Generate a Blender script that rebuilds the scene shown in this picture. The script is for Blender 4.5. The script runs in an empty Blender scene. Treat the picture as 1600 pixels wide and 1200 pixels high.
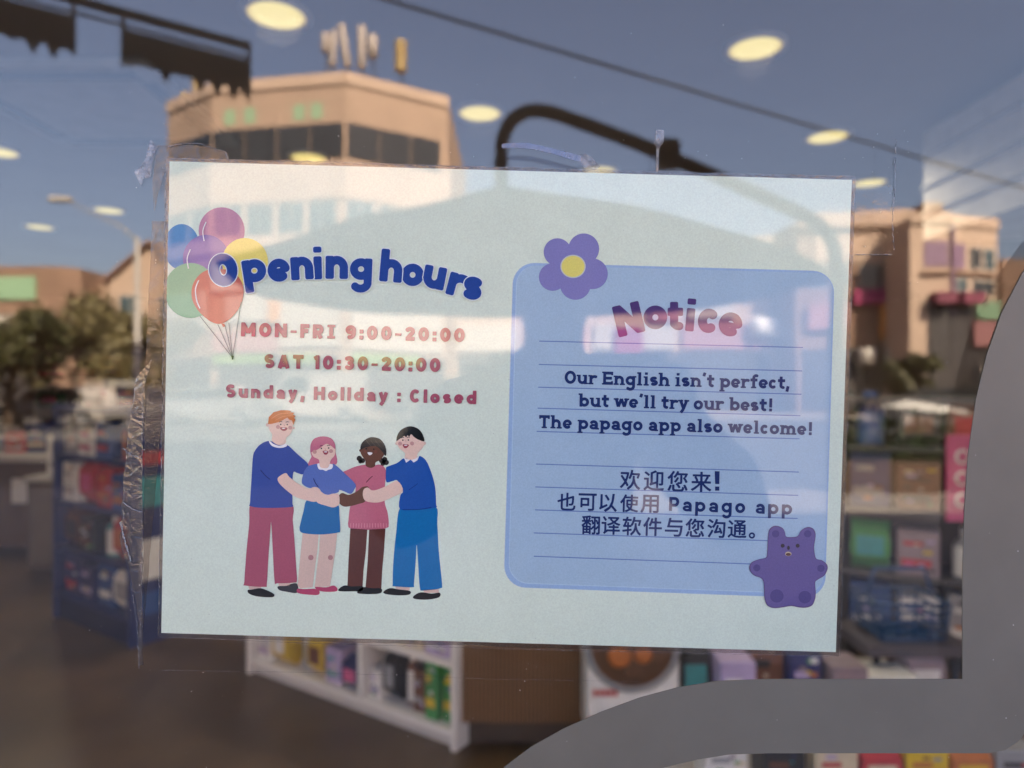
import bpy, bmesh, math, random
import numpy as np
from mathutils import Vector, Matrix
R = math.radians
random.seed(7)
scene = bpy.context.scene
COL = scene.collection

# ---------------------------------------------------------------- camera, sky, sun, exposure
HC = 1.42                      # camera height
F = 1066.67                    # 24 mm lens in pixels of a 1600 px wide picture
cam = bpy.data.cameras.new('camera'); camo = bpy.data.objects.new('camera', cam); COL.objects.link(camo)
camo.location = (0, -0.30, HC); camo.rotation_euler = (R(90), 0, 0)
cam.lens = 24; cam.sensor_width = 36; cam.clip_start = 0.01; cam.clip_end = 2000
cam.dof.use_dof = True; cam.dof.focus_distance = 0.299; cam.dof.aperture_fstop = 6.7
scene.camera = camo
SUN_E, SUN_A = R(40), R(26)    # the sun stands behind the shop
w = bpy.data.worlds.new('World'); scene.world = w; w.use_nodes = True
nt = w.node_tree
sky = nt.nodes.new('ShaderNodeTexSky'); sky.sky_type = 'NISHITA'; sky.sun_disc = False
sky.sun_elevation = SUN_E; sky.sun_rotation = SUN_A; sky.air_density = 1.0; sky.dust_density = 3.0; sky.ozone_density = 1.3
nt.nodes['Background'].inputs['Strength'].default_value = 0.075
tint = nt.nodes.new('ShaderNodeMix'); tint.data_type = 'RGBA'; tint.blend_type = 'MULTIPLY'; tint.inputs['Factor'].default_value = 1
tint.inputs[7].default_value = (1.06, .90, .90, 1)     # colour correction multiplied into the sky light
nt.links.new(sky.outputs[0], tint.inputs[6]); nt.links.new(tint.outputs[2], nt.nodes['Background'].inputs['Color'])
sl = bpy.data.lights.new('sun', 'SUN'); sl.energy = 4.0; sl.angle = R(0.5); sl.color = (1, 0.83, 0.64)
so = bpy.data.objects.new('sun', sl); COL.objects.link(so)
sdir = Vector((math.sin(SUN_A) * math.cos(SUN_E), math.cos(SUN_A) * math.cos(SUN_E), math.sin(SUN_E)))
so.rotation_euler = sdir.to_track_quat('Z', 'Y').to_euler()
so.location = (20, 30, 40)
scene.view_settings.view_transform = 'Standard'; scene.view_settings.look = 'None'
scene.view_settings.exposure = 3.75; scene.view_settings.gamma = 1
LAMP_W = 3.6                   # watts of one ceiling downlight
LAMP_E = 0.068                  # brightness of its lens
cy = scene.cycles
cy.max_bounces = 8; cy.transparent_max_bounces = 16; cy.glossy_bounces = 4; cy.diffuse_bounces = 4
cy.caustics_reflective = False; cy.caustics_refractive = False; cy.sample_clamp_indirect = 4

# ---------------------------------------------------------------- materials
def s2l(c):
    c = c / 255.0
    return c / 12.92 if c <= 0.04045 else ((c + 0.055) / 1.055) ** 2.4
def lin(r, g, b): return (s2l(r), s2l(g), s2l(b))
MATS = {}
def pbr(name, col, rough=0.6, noise=0.12, nscale=8.0, metallic=0.0, spec=0.5, bump=0.0, emit=None, es=0.0):
    if name in MATS: return MATS[name]
    m = bpy.data.materials.new(name); m.use_nodes = True; MATS[name] = m
    t = m.node_tree; b = t.nodes['Principled BSDF']
    b.inputs['Roughness'].default_value = rough; b.inputs['Metallic'].default_value = metallic
    b.inputs['Specular IOR Level'].default_value = spec
    tc = t.nodes.new('ShaderNodeTexCoord')
    n = t.nodes.new('ShaderNodeTexNoise'); n.inputs['Scale'].default_value = nscale; n.inputs['Detail'].default_value = 6
    t.links.new(tc.outputs['Object'], n.inputs['Vector'])
    cr = t.nodes.new('ShaderNodeValToRGB')
    cr.color_ramp.elements[0].position = 0.3; cr.color_ramp.elements[1].position = 0.7
    cr.color_ramp.elements[0].color = (*[max(0, c * (1 - noise)) for c in col], 1)
    cr.color_ramp.elements[1].color = (*[min(1, c * (1 + noise)) for c in col], 1)
    t.links.new(n.outputs['Fac'], cr.inputs[0]); t.links.new(cr.outputs[0], b.inputs['Base Color'])
    if bump:
        bp = t.nodes.new('ShaderNodeBump'); bp.inputs['Strength'].default_value = bump
        t.links.new(n.outputs['Fac'], bp.inputs['Height']); t.links.new(bp.outputs[0], b.inputs['Normal'])
    if emit:
        b.inputs['Emission Color'].default_value = (*emit, 1); b.inputs['Emission Strength'].default_value = es
    return m
def fresnel_fac(t, f0):
    g = t.nodes.new('ShaderNodeNewGeometry')
    d = t.nodes.new('ShaderNodeVectorMath'); d.operation = 'DOT_PRODUCT'
    t.links.new(g.outputs['Normal'], d.inputs[0]); t.links.new(g.outputs['Incoming'], d.inputs[1])
    def mth(op, a, b=None):
        n = t.nodes.new('ShaderNodeMath'); n.operation = op
        for i, v in enumerate((a, b)):
            if v is None: continue
            if isinstance(v, (int, float)): n.inputs[i].default_value = v
            else: t.links.new(v, n.inputs[i])
        return n.outputs[0]
    c = mth('ABSOLUTE', d.outputs['Value'])
    p = mth('POWER', mth('SUBTRACT', 1.0, c), 5.0)
    return mth('ADD', mth('MULTIPLY', p, 1 - f0), f0)
def glassy(name, f0, tint=(1, 1, 1), rough=0.0, bump=0.0, bscale=200, haze=0.0, hcol=(.8, .8, .8)):
    if name in MATS: return MATS[name]
    m = bpy.data.materials.new(name); m.use_nodes = True; MATS[name] = m
    t = m.node_tree; t.nodes.remove(t.nodes['Principled BSDF']); out = t.nodes['Material Output']
    tr = t.nodes.new('ShaderNodeBsdfTransparent'); tr.inputs[0].default_value = (*tint, 1)
    gl = t.nodes.new('ShaderNodeBsdfGlossy'); gl.inputs['Roughness'].default_value = rough; gl.inputs[0].default_value = (1, 1, 1, 1)
    mx = t.nodes.new('ShaderNodeMixShader')
    t.links.new(fresnel_fac(t, f0), mx.inputs[0]); t.links.new(tr.outputs[0], mx.inputs[1]); t.links.new(gl.outputs[0], mx.inputs[2])
    last = mx
    tc = t.nodes.new('ShaderNodeTexCoord')
    if bump:
        n = t.nodes.new('ShaderNodeTexNoise'); n.inputs['Scale'].default_value = bscale; n.inputs['Detail'].default_value = 3
        n.inputs['Distortion'].default_value = 1.5
        t.links.new(tc.outputs['Object'], n.inputs['Vector'])
        bp = t.nodes.new('ShaderNodeBump'); bp.inputs['Strength'].default_value = bump; bp.inputs['Distance'].default_value = 0.001
        t.links.new(n.outputs['Fac'], bp.inputs['Height']); t.links.new(bp.outputs[0], gl.inputs['Normal'])
    if haze:
        df = t.nodes.new('ShaderNodeBsdfDiffuse'); df.inputs[0].default_value = (*hcol, 1)
        m2 = t.nodes.new('ShaderNodeMixShader')
        n2 = t.nodes.new('ShaderNodeTexNoise'); n2.inputs['Scale'].default_value = bscale * 1.5; n2.inputs['Detail'].default_value = 4
        t.links.new(tc.outputs['Object'], n2.inputs['Vector'])
        r2 = t.nodes.new('ShaderNodeMapRange'); r2.inputs[1].default_value = .35; r2.inputs[2].default_value = .7
        r2.inputs[3].default_value = haze * .2; r2.inputs[4].default_value = haze
        t.links.new(n2.outputs['Fac'], r2.inputs[0]); t.links.new(r2.outputs[0], m2.inputs[0])
        t.links.new(mx.outputs[0], m2.inputs[1]); t.links.new(df.outputs[0], m2.inputs[2]); last = m2
    t.links.new(last.outputs[0], out.inputs['Surface'])
    return m
PAPER = lin(194, 203, 201)
LIGHT = (.885, 1.025, .85)      # the sheet itself is faintly mint coloured
def ink(r, g, b):
    """printed colour on laminated paper (albedo of an ink that is seen as r, g, b where white paper is seen as PAPER)"""
    key = 'print_%d_%d_%d' % (r, g, b)
    if key in MATS: return MATS[key]
    c = [min(.86, .80 * a / p * k) for a, p, k in zip(lin(r, g, b), PAPER, LIGHT)]
    m = bpy.data.materials.new(key); m.use_nodes = True; MATS[key] = m
    t = m.node_tree; out = t.nodes['Material Output']; t.nodes.remove(t.nodes['Principled BSDF'])
    df = t.nodes.new('ShaderNodeBsdfDiffuse')
    tc = t.nodes.new('ShaderNodeTexCoord')
    n = t.nodes.new('ShaderNodeTexNoise'); n.inputs['Scale'].default_value = 1500; n.inputs['Detail'].default_value = 4
    t.links.new(tc.outputs['Object'], n.inputs['Vector'])
    n3 = t.nodes.new('ShaderNodeTexNoise'); n3.inputs['Scale'].default_value = 60
    t.links.new(tc.outputs['Object'], n3.inputs['Vector'])
    ad = t.nodes.new('ShaderNodeMath'); ad.operation = 'MULTIPLY_ADD'; ad.inputs[1].default_value = .35
    t.links.new(n3.outputs['Fac'], ad.inputs[0]); t.links.new(n.outputs['Fac'], ad.inputs[2])
    cr = t.nodes.new('ShaderNodeValToRGB'); cr.color_ramp.elements[0].position = .45; cr.color_ramp.elements[1].position = .9
    cr.color_ramp.elements[0].color = (*[x * .93 for x in c], 1); cr.color_ramp.elements[1].color = (*[min(.9, x * 1.06) for x in c], 1)
    t.links.new(ad.outputs[0], cr.inputs[0]); t.links.new(cr.outputs[0], df.inputs[0])
    gl = t.nodes.new('ShaderNodeBsdfGlossy'); gl.inputs['Roughness'].default_value = .008; gl.inputs[0].default_value = (1, 1, 1, 1)
    bp = t.nodes.new('ShaderNodeBump'); bp.inputs['Strength'].default_value = .0025; bp.inputs['Distance'].default_value = .0005
    t.links.new(n.outputs['Fac'], bp.inputs['Height']); t.links.new(bp.outputs[0], gl.inputs['Normal'])
    n4 = t.nodes.new('ShaderNodeTexNoise'); n4.inputs['Scale'].default_value = 14; n4.inputs['Detail'].default_value = 1
    t.links.new(tc.outputs['Object'], n4.inputs['Vector'])
    b4 = t.nodes.new('ShaderNodeBump'); b4.inputs['Strength'].default_value = .3; b4.inputs['Distance'].default_value = .0006
    t.links.new(n4.outputs['Fac'], b4.inputs['Height']); t.links.new(b4.outputs[0], bp.inputs['Normal'])
    mx = t.nodes.new('ShaderNodeMixShader')
    t.links.new(fresnel_fac(t, .052), mx.inputs[0]); t.links.new(df.outputs[0], mx.inputs[1]); t.links.new(gl.outputs[0], mx.inputs[2])
    t.links.new(mx.outputs[0], out.inputs['Surface'])
    return m

# ---------------------------------------------------------------- mesh helpers
class MB:
    def __init__(s): s.v = []; s.f = []; s.mi = []; s.mats = []; s.sm = []
    def m(s, mat):
        if mat not in s.mats: s.mats.append(mat)
        return s.mats.index(mat)
    def add(s, vs, fs, mat, smooth=False):
        o = len(s.v); s.v += [tuple(p) for p in vs]; k = s.m(mat)
        for f in fs: s.f.append([i + o for i in f]); s.mi.append(k); s.sm.append(smooth)
    def box(s, lo, hi, mat, M=None):
        (a, b, c), (d, e, f) = lo, hi
        vs = [(a,b,c),(d,b,c),(d,e,c),(a,e,c),(a,b,f),(d,b,f),(d,e,f),(a,e,f)]
        if M is not None: vs = [M @ Vector(p) for p in vs]
        s.add(vs, [(0,3,2,1),(4,5,6,7),(0,1,5,4),(1,2,6,5),(2,3,7,6),(3,0,4,7)], mat)
    def rbox(s, lo, hi, mat, r=.01, M=None):
        """box with chamfered vertical and top edges"""
        (a,b,c),(d,e,f) = lo, hi
        r = min(r, (d-a)*.45, (e-b)*.45, (f-c)*.45)
        ring = lambda i, z: [(a+r+i,b+i,z),(d-r-i,b+i,z),(d-i,b+r+i,z),(d-i,e-r-i,z),(d-r-i,e-i,z),(a+r+i,e-i,z),(a+i,e-r-i,z),(a+i,b+r+i,z)]
        vs = ring(0,c)+ring(0,f-r)+ring(r*.8,f)
        if M is not None: vs = [M @ Vector(p) for p in vs]
        fs = [tuple(range(7,-1,-1)), tuple(range(16,24))]
        for k in (0,8):
            for i in range(8): fs.append((k+i,k+(i+1)%8,k+8+(i+1)%8,k+8+i))
        s.add(vs, fs, mat)
    def tube(s, pts, rad, mat, n=10, cap=True):
        pts = [Vector(p) for p in pts]
        rr = rad if isinstance(rad, (list, tuple)) else [rad]*len(pts)
        vs = []
        up = Vector((0,0,1))
        for i, p in enumerate(pts):
            d = (pts[min(i+1,len(pts)-1)] - pts[max(i-1,0)]).normalized()
            a = d.cross(up)
            if a.length < .05: a = d.cross(Vector((1,0,0)))
            a.normalize(); b = d.cross(a).normalized()
            for k in range(n):
                th = 2*math.pi*k/n; vs.append(p + (a*math.cos(th)+b*math.sin(th))*rr[i])
        fs = []
        for i in range(len(pts)-1):
            for k in range(n): fs.append((i*n+k,i*n+(k+1)%n,(i+1)*n+(k+1)%n,(i+1)*n+k))
        if cap: fs += [tuple(range(n-1,-1,-1)), tuple(range((len(pts)-1)*n,len(pts)*n))]
        s.add(vs, fs, mat, True)
    def lathe(s, prof, c, mat, n=20, axis='Z', cap=True):
        vs = []; c = Vector(c)
        for r, z in prof:
            for k in range(n):
                th = 2*math.pi*k/n; x, y = r*math.cos(th), r*math.sin(th)
                vs.append(c + (Vector((x,y,z)) if axis == 'Z' else Vector((x,z,y)) if axis == 'Y' else Vector((z,x,y))))
        fs = []
        for i in range(len(prof)-1):
            for k in range(n): fs.append((i*n+k,i*n+(k+1)%n,(i+1)*n+(k+1)%n,(i+1)*n+k))
        if cap: fs += [tuple(range(n-1,-1,-1)), tuple(range((len(prof)-1)*n,len(prof)*n))]
        s.add(vs, fs, mat, True)
    def prism(s, poly, z0, z1, mat):
        n = len(poly)
        vs = [(x,y,z0) for x,y in poly]+[(x,y,z1) for x,y in poly]
        fs = [tuple(range(n-1,-1,-1)), tuple(range(n,2*n))]+[(i,(i+1)%n,n+(i+1)%n,n+i) for i in range(n)]
        s.add(vs, fs, mat)
    def build(s, name, parent=None):
        me = bpy.data.meshes.new(name); me.from_pydata(s.v, [], s.f)
        for m in s.mats: me.materials.append(m)
        me.polygons.foreach_set('material_index', s.mi); me.polygons.foreach_set('use_smooth', s.sm)
        me.update()
        o = bpy.data.objects.new(name, me); COL.objects.link(o)
        if parent is not None:
            o.parent = parent; o.matrix_parent_inverse = Matrix.Translation(parent.location).inverted() if parent.rotation_euler.z == 0 else parent.matrix_basis.inverted()
        return o
def tag(o, label=None, cat=None, group=None, kind=None):
    if label: o['label'] = label
    if cat: o['category'] = cat
    if group: o['group'] = group
    if kind: o['kind'] = kind
    return o
def thing(name, label, cat, loc=(0,0,0), group=None):
    o = bpy.data.objects.new(name, None); o.empty_display_size = .1; o.location = loc; COL.objects.link(o)
    return tag(o, label, cat, group)
def copy_tree(o, parent=None):
    c = o.copy(); COL.objects.link(c)
    if parent is not None: c.parent = parent
    for ch in list(o.children): copy_tree(ch, c)
    return c

# ---------------------------------------------------------------- shell of the shop and the street floor
M_tile = pbr('shop_floor_tile', (.084, .049, .023), .38, .42, 1.7)
M_ceil = pbr('ceiling_paint', (.34, .31, .29), .8, .05, 2)
M_wall = pbr('interior_wall', (.42, .36, .31), .8, .08, 2)
M_fac = pbr('shop_facade_stone', (.42, .40, .38), .8, .15, 1.5)
M_frame = pbr('window_frame_metal', (.05, .05, .055), .4, .1, 30, metallic=.6)
M_asph = pbr('asphalt', (.075, .073, .07), .85, .3, 3)
M_pave = pbr('paving', (.25, .225, .20), .8, .2, 4)
M_white = pbr('white_paint', (.78, .77, .75), .55, .05, 6)
M_line = pbr('road_marking', (.30, .28, .25), .7, .15, 6)
FARD = 5.0
mb = MB(); mb.box((-9,.10,-.12),(7,11,0.0),M_tile); tag(mb.build('shop_floor'), kind='structure')
mb = MB(); mb.box((-9,.10,2.82),(7,11,2.95),M_ceil); tag(mb.build('ceiling'), kind='structure')
mb = MB(); mb.box((-9.2,.10,0),(-9,11,2.82),M_wall); mb.box((7,.10,0),(7.2,11,2.82),M_wall); mb.box((-9,11,0),(7,11.2,2.82),M_wall)
tag(mb.build('shop_walls'), kind='structure')
mb = MB(); mb.box((-400,-500,-.30),(400,-.02,-.15),pbr('far_ground',(.16,.14,.12),.9,.2,.2)); mb.build('ground')['kind'] = 'structure'
mb = MB(); mb.box((-60,-9.0,-.148),(60,-.02,0.0),M_pave); tag(mb.build('pavement'), kind='structure')
mb = MB(); mb.box((-90,-29.5,-.148),(90,-9.0,-.12),M_asph); tag(mb.build('road'), kind='structure')
mb = MB(); mb.box((-90,-44,-.146),(90,-29.5,0.0),M_pave); tag(mb.build('far_pavement'), kind='structure')
mb = MB()
for k in range(-14, 15): mb.box((k*5,-19.3,-.118),(k*5+2.6,-19.1,-.113),M_line)
for k in range(12): mb.box((-17+k*.95,-28,-.118),(-16.5+k*.95,-23.5,-.113),M_line)
tag(mb.build('road_markings'), kind='structure')
b = thing('shop_building', 'tall stone building that holds the shop with the poster window', 'building')
mb = MB(); mb.box((-34,0.0,3.05),(5,12,17),M_fac); mb.box((5,0.0,3.05),(40,12,6.75),M_fac)
mb.box((-34,0.0,-.02),(-4.2,.09,3.05),M_fac); mb.box((3.8,0.0,-.02),(40,.09,3.05),M_fac); mb.box((-4.2,0.0,2.75),(3.8,.09,3.05),M_fac)
mb.box((-4.2,0.0,-.02),(3.8,.09,.12),M_fac)
mb.build('wall', b)
mb = MB(); mb.box((-7,-1.9,3.06),(7,-.01,3.16),pbr('unseen_canopy_metal',(.10,.10,.10),.5)); mb.build('canopy', b)  # unseen slab added overhead to cut the sky light on the poster
win = thing('shop_window', 'large clear window pane reflecting the sunlit street', 'window')
M_glass = glassy('window_glass', .043, (.97, .985, .975))
mb = MB(); mb.box((-4.12,0.0,.20),(3.72,.008,2.67),M_glass); mb.build('pane', win)
mb = MB()
mb.box((-4.2,-.03,.12),(3.8,.05,.20),M_frame); mb.box((-4.2,-.03,2.67),(3.8,.05,2.75),M_frame)
mb.box((-4.2,-.03,.20),(-4.12,.05,2.67),M_frame); mb.box((3.72,-.03,.20),(3.8,.05,2.67),M_frame)
mb.build('frame', win)

# ---------------------------------------------------------------- flat printed artwork (all in picture coordinates of the sheet itself)
DP = .2990; S = DP / F
def W2(px, py, y=0.0): return ((px - 800) * S, y, HC + (600 - py) * S)
L0 = -.0010
def lay(k): return L0 - .00005 * k
def catmull(p, n=4, closed=True):
    out = []; N = len(p)
    for i in range(N if closed else N - 1):
        a, b_, c, d = (p[(i-1) % N], p[i], p[(i+1) % N], p[(i+2) % N]) if closed else (p[max(i-1,0)], p[i], p[i+1], p[min(i+2,N-1)])
        for k in range(n):
            t = k / n
            out.append(tuple(.5*((2*b_[j])+(-a[j]+c[j])*t+(2*a[j]-5*b_[j]+4*c[j]-d[j])*t*t+(-a[j]+3*b_[j]-3*c[j]+d[j])*t**3) for j in (0,1)))
    if not closed: out.append(p[-1])
    return out
def flat(mb, pts, k, mat, smooth=True, n=4):
    if smooth: pts = catmull(pts, n)
    ar = sum(pts[i-1][0]*pts[i][1]-pts[i][0]*pts[i-1][1] for i in range(len(pts)))
    if ar > 0: pts = pts[::-1]
    mb.add([W2(x, y, lay(k)) for x, y in pts], [tuple(range(len(pts)))], mat)
def ell(cx, cy_, rx, ry=None, n=36, a=0):
    ry = rx if ry is None else ry
    ca, sa = math.cos(a), math.sin(a)
    return [(cx+rx*math.cos(t)*ca-ry*math.sin(t)*sa, cy_+rx*math.cos(t)*sa+ry*math.sin(t)*ca) for t in [2*math.pi*i/n for i in range(n)]]
def stroke(mb, pts, wd, k, mat, sm=True):
    if sm and len(pts) > 2: pts = catmull(pts, 5, False)
    L, Rr = [], []
    for i, p in enumerate(pts):
        a, c = pts[max(i-1,0)], pts[min(i+1,len(pts)-1)]
        d = (c[0]-a[0], c[1]-a[1]); l = math.hypot(*d) or 1
        nx, ny = -d[1]/l*wd/2, d[0]/l*wd/2
        L.append((p[0]+nx,p[1]+ny)); Rr.append((p[0]-nx,p[1]-ny))
    flat(mb, L+Rr[::-1], k, mat, False)

# --- lettering: strokes -> distance field -> marching squares
def arc(cx, cy_, rx, ry, a0, a1, n=14):
    return [(cx+rx*math.cos(R(a0+(a1-a0)*i/n)), cy_+ry*math.sin(R(a0+(a1-a0)*i/n))) for i in range(n+1)]
def glyph(ch, t, slab=False):
    """strokes of one letter, x-height 1; returns (strokes, width); a stroke is (points, closed)"""
    A, D, C = 1.42, -.42, 1.40
    s = []; e = .15 if slab else 0
    def st(p, cl=False): s.append((p, cl))
    def ser(x, y, l=1, r=1):
        if slab:
            yy = y + (.085 if y < .5 else -.085)
            st([(x-(t+e*.85)*l, yy), (x+(t+e*.85)*r, yy)], 'slab')
    o = e
    if ch in 'oOC0' or ch in 'ce':
        cap = ch in 'OC0'; h = C if cap else 1.0
        wd = {'o':1.0,'O':1.22,'C':1.12,'0':1.06,'c':.88,'e':.98}[ch]
        rx, ry, cx, cy_ = wd/2-t, h/2-t, wd/2, h/2
        if ch in 'oO0': st(arc(cx,cy_,rx,ry,0,360,28)[:-1], True)
        elif ch in 'Cc': st(arc(cx,cy_,rx,ry,48,312,24))
        else:
            st(arc(cx,cy_,rx,ry,0,312,26)); st([(t*.6,cy_-.03),(wd-t,cy_-.03)])
            s[-1] = ([(t,.47),(wd-t*1.1,.47)], 'thin')
        return s, wd
    if ch in 'nhmru':
        H = A if ch == 'h' else 1.0; wd = {'n':.98,'h':.98,'m':1.52,'r':.72,'u':.98}[ch] + 2*o*.6; x = o*.6+t
        if ch == 'u':
            xr = wd-o*.6-t; rx = (xr-x)/2
            st([(x,1)]+[(x,.45)]+arc((x+xr)/2,t+.33,rx,.33,180,360)[1:]); st([(xr,1),(xr,0)])
            ser(x,1,1,0); ser(xr,1,1,0); ser(xr,0,0,1); return s, wd
        st([(x,H),(x,0)]); ser(x,H,1,0); ser(x,0)
        if ch == 'r':
            st([(x,.5)]+arc(x+.38,1-t-.34,.38,.34,180,60)); return s, wd
        xs = [x, wd-o*.6-t] if ch != 'm' else [x, wd/2, wd-o*.6-t]
        for a, c in zip(xs, xs[1:]):
            rx = (c-a)/2; st([(a,.45)]+arc((a+c)/2,1-t-.33,rx,.33,180,0)+[(c,0)]); ser(c,0)
        return s, wd
    if ch in 'pbdgqa':
        wd = 1.02 + o*.6
        if ch == 'a':
            wd = .92 + o*.5; xr = wd-o*.5-t
            st([(t+.02,.80)]+arc((t+xr)/2,1-t-.28,(xr-t)/2,.28,140,0)+[(xr,0)]); ser(xr,0,0,1)
            st(arc((t+xr)/2,.30,(xr-t)/2,.30-t*.85,0,360,20)[:-1], 'thinclosed'); return s, wd
        left = ch in 'pb'; x = o*.6+t if left else wd-o*.6-t
        x2 = wd-t if left else t
        st(arc((x+x2)/2,.5,abs(x2-x)/2,.5-t,0,360,26)[:-1], True)
        if ch == 'p': st([(x,1),(x,D)]); ser(x,1,1,0); ser(x,D)
        if ch == 'b': st([(x,A),(x,0)]); ser(x,A,1,0)
        if ch == 'd': st([(x,A),(x,0)]); ser(x,A,1,0); ser(x,0,0,1)
        if ch == 'g': st([(x,1),(x,-.15)]+arc((x+x2)/2,-.12,abs(x2-x)/2,.36-t+.1,0,-150,12)); ser(x,1,0,1)
        return s, wd
    if ch in "il!":
        wd = 2*t + 2*o; x = wd/2
        if ch == '!': st([(x,C),(x,.42)]); st([(x,2*t),(x,0)]); return s, wd
        st([(x,A if ch == 'l' else 1),(x,0)]); ser(x, A if ch == 'l' else 1, 1, 0); ser(x,0)
        if ch == 'i': st([(x,1.42),(x,1.16)])
        return s, wd
    if ch == 's' or ch == 'S' or ch == '3' or ch == '2':
        h = 1.0 if ch == 's' else C; wd = .86 if ch == 's' else 1.0
        k = h/2; r = (h-2*t)/4; rx = wd/2-t
        if ch == '3': st(arc(wd/2-.03,h-t-r,rx,r,150,-80)+arc(wd/2,t+r,rx,r,80,-150))
        elif ch == '2': st(arc(wd/2,h-t-r*1.05,rx,r*1.05,160,-25)+[(t*1.1,t)]); st([(t*.4,t),(wd-.02,t)])
        else: st(arc(wd/2,h-t-r,rx,r,40,270)[:-1]+arc(wd/2,t+r,rx,r,90,-140))
        return s, wd
    if ch == '9':
        wd = 1.04; st(arc(wd/2,C-.46,wd/2-t,.46-t,0,360,24)[:-1], True)
        st([(wd-t,C-.46)]+arc(wd/2-.05,.62,wd/2-t+.05,.62-t,0,-110,12)); return s, wd
    if ch == '1': st([(.42,C),(.42,0)]); st([(.08,C-.34),(.42,C-t)]); return s, .42+t
    if ch in 'tf':
        wd = .74 + o*.4; x = .30 + o*.3 if ch == 't' else .28 + o*.5
        if ch == 't': st([(x,1.32),(x,.30)]+arc(x+.22,t+.20,.22,.20,180,290,8)) ; st([(0,1-t*.75),(wd-.02,1-t*.75)])
        else: st([(x,0),(x,1.1)]+arc(x+.24,1.1,.24,.32-t*.4,180,50,8)); st([(0,1-t*.75),(wd-.05,1-t*.75)]); ser(x,0)
        return s, wd
    if ch in 'ywv':
        wd = 1.0 if ch in 'yv' else 1.46
        if ch == 'y': st([(t,1),(wd/2,.05)]); st([(wd-t,1),(wd/2-.02,.0),(wd/2-.28,-.40+t*.2)]); ser(t,1,.9,1); ser(wd-t,1,1,.9)
        else:
            st([(t,1),(wd*.28,t*.6)]); st([(wd*.28,t*.6),(wd*.5,.95)]); st([(wd*.5,.95),(wd*.72,t*.6)]); st([(wd*.72,t*.6),(wd-t,1)])
            ser(t,1,.9,1); ser(wd-t,1,1,.9)
        return s, wd
    if ch in "'": st([(t+.12,1.55),(t,1.16)]); return s, 2*t+.1
    if ch == ',': st([(t+.06,2*t),(t-.06,-.28)]); return s, 2*t+.05
    if ch == ':': st([(t,2*t),(t,0)]); st([(t,1.0),(t,1.0-2*t)]); return s, 2*t
    if ch == '-': st([(0,.60),(.62,.60)], 'thin'); return s, .62
    if ch in 'MNHFEIRTAP':
        wd = {'M':1.45,'N':1.22,'H':1.16,'F':.90,'E':.98+o,'I':.86,'R':1.06,'T':1.06+o*.5,'A':1.18,'P':1.0}[ch]
        x0 = t + o*.5; x1 = wd - t
        if ch == 'M': st([(t,0),(t,C)]); st([(x1,0),(x1,C)]); st([(t,C-t*.4),(wd/2,.36),(x1,C-t*.4)])
        if ch == 'N': st([(t,0),(t,C)]); st([(x1,0),(x1,C)]); st([(t,C-t*.5),(x1,t*.5)])
        if ch == 'H': st([(t,0),(t,C)]); st([(x1,0),(x1,C)]); st([(t,C/2),(x1,C/2)])
        if ch in 'FE':
            st([(x0,0),(x0,C)]); st([(x0,C-t),(wd,C-t)]); st([(x0,C/2),(wd-.12,C/2)])
            if ch == 'E': st([(x0,t),(wd,t)]); ser(x0,0,1,0); ser(x0,C,1,0); st([(wd-t*.6,.40),(wd-t*.6,0)],'thin'); st([(wd-t*.6,C),(wd-t*.6,C-.38)],'thin')
        if ch == 'I': st([(wd/2,0),(wd/2,C)]); st([(.04,C-t*.7),(wd-.04,C-t*.7)],'thin'); st([(.04,t*.7),(wd-.04,t*.7)],'thin')
        if ch == 'T':
            st([(wd/2,0),(wd/2,C)]); st([(0,C-t),(wd,C-t)]); ser(wd/2,0)
            if slab: st([(t*.6,C),(t*.6,C-.40)],'thin'); st([(wd-t*.6,C),(wd-t*.6,C-.40)],'thin')
        if ch == 'A': st([(t*.9,0),(wd/2,C-t*.3)]); st([(wd-t*.9,0),(wd/2,C-t*.3)]); st([(.30,.36),(wd-.30,.36)])
        if ch in 'RP':
            yb = C-t; r = (yb-.58)/2
            st([(t,0),(t,C)]); st([(t,yb)]+arc(wd-.42,yb-r,.42-t,r,90,-90)+[(t,.58)])
            if ch == 'R': st([(wd*.5,.58),(x1-.02,0)])
        return s, wd
    return [], .4
def sdf_seg(X, Y, a, b, t, kind, rr):
    ax, ay = a; dx, dy = b[0]-ax, b[1]-ay; L = math.hypot(dx,dy) or 1e-6
    ux, uy = dx/L, dy/L; px, py = X-ax, Y-ay
    u = px*ux+py*uy; v = -px*uy+py*ux
    if kind == 'cap': return np.hypot(u-np.clip(u,0,L), v) - t
    r = rr*t; qx = np.abs(u-L/2)-(L/2-r); qy = np.abs(v)-(t-r)
    return np.hypot(np.maximum(qx,0),np.maximum(qy,0))+np.minimum(np.maximum(qx,qy),0)-r
def glyph_sdf(strokes, t, X, Y, rr):
    d = np.full(X.shape, 9.0)
    for pts, kind in strokes:
        tt = t*.62 if kind in ('thin',) else t*.85 if kind == 'thinclosed' else .085 if kind == 'slab' else t
        cl = kind is True or kind == 'thinclosed'
        n = len(pts); segs = [(pts[i],pts[(i+1)%n]) for i in range(n if cl else n-1)]
        for i, (a, b) in enumerate(segs):
            end = (not cl) and (i == 0 or i == len(segs)-1)
            d = np.minimum(d, sdf_seg(X,Y,a,b,tt,'box' if end else 'cap',rr))
    return d
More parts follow.
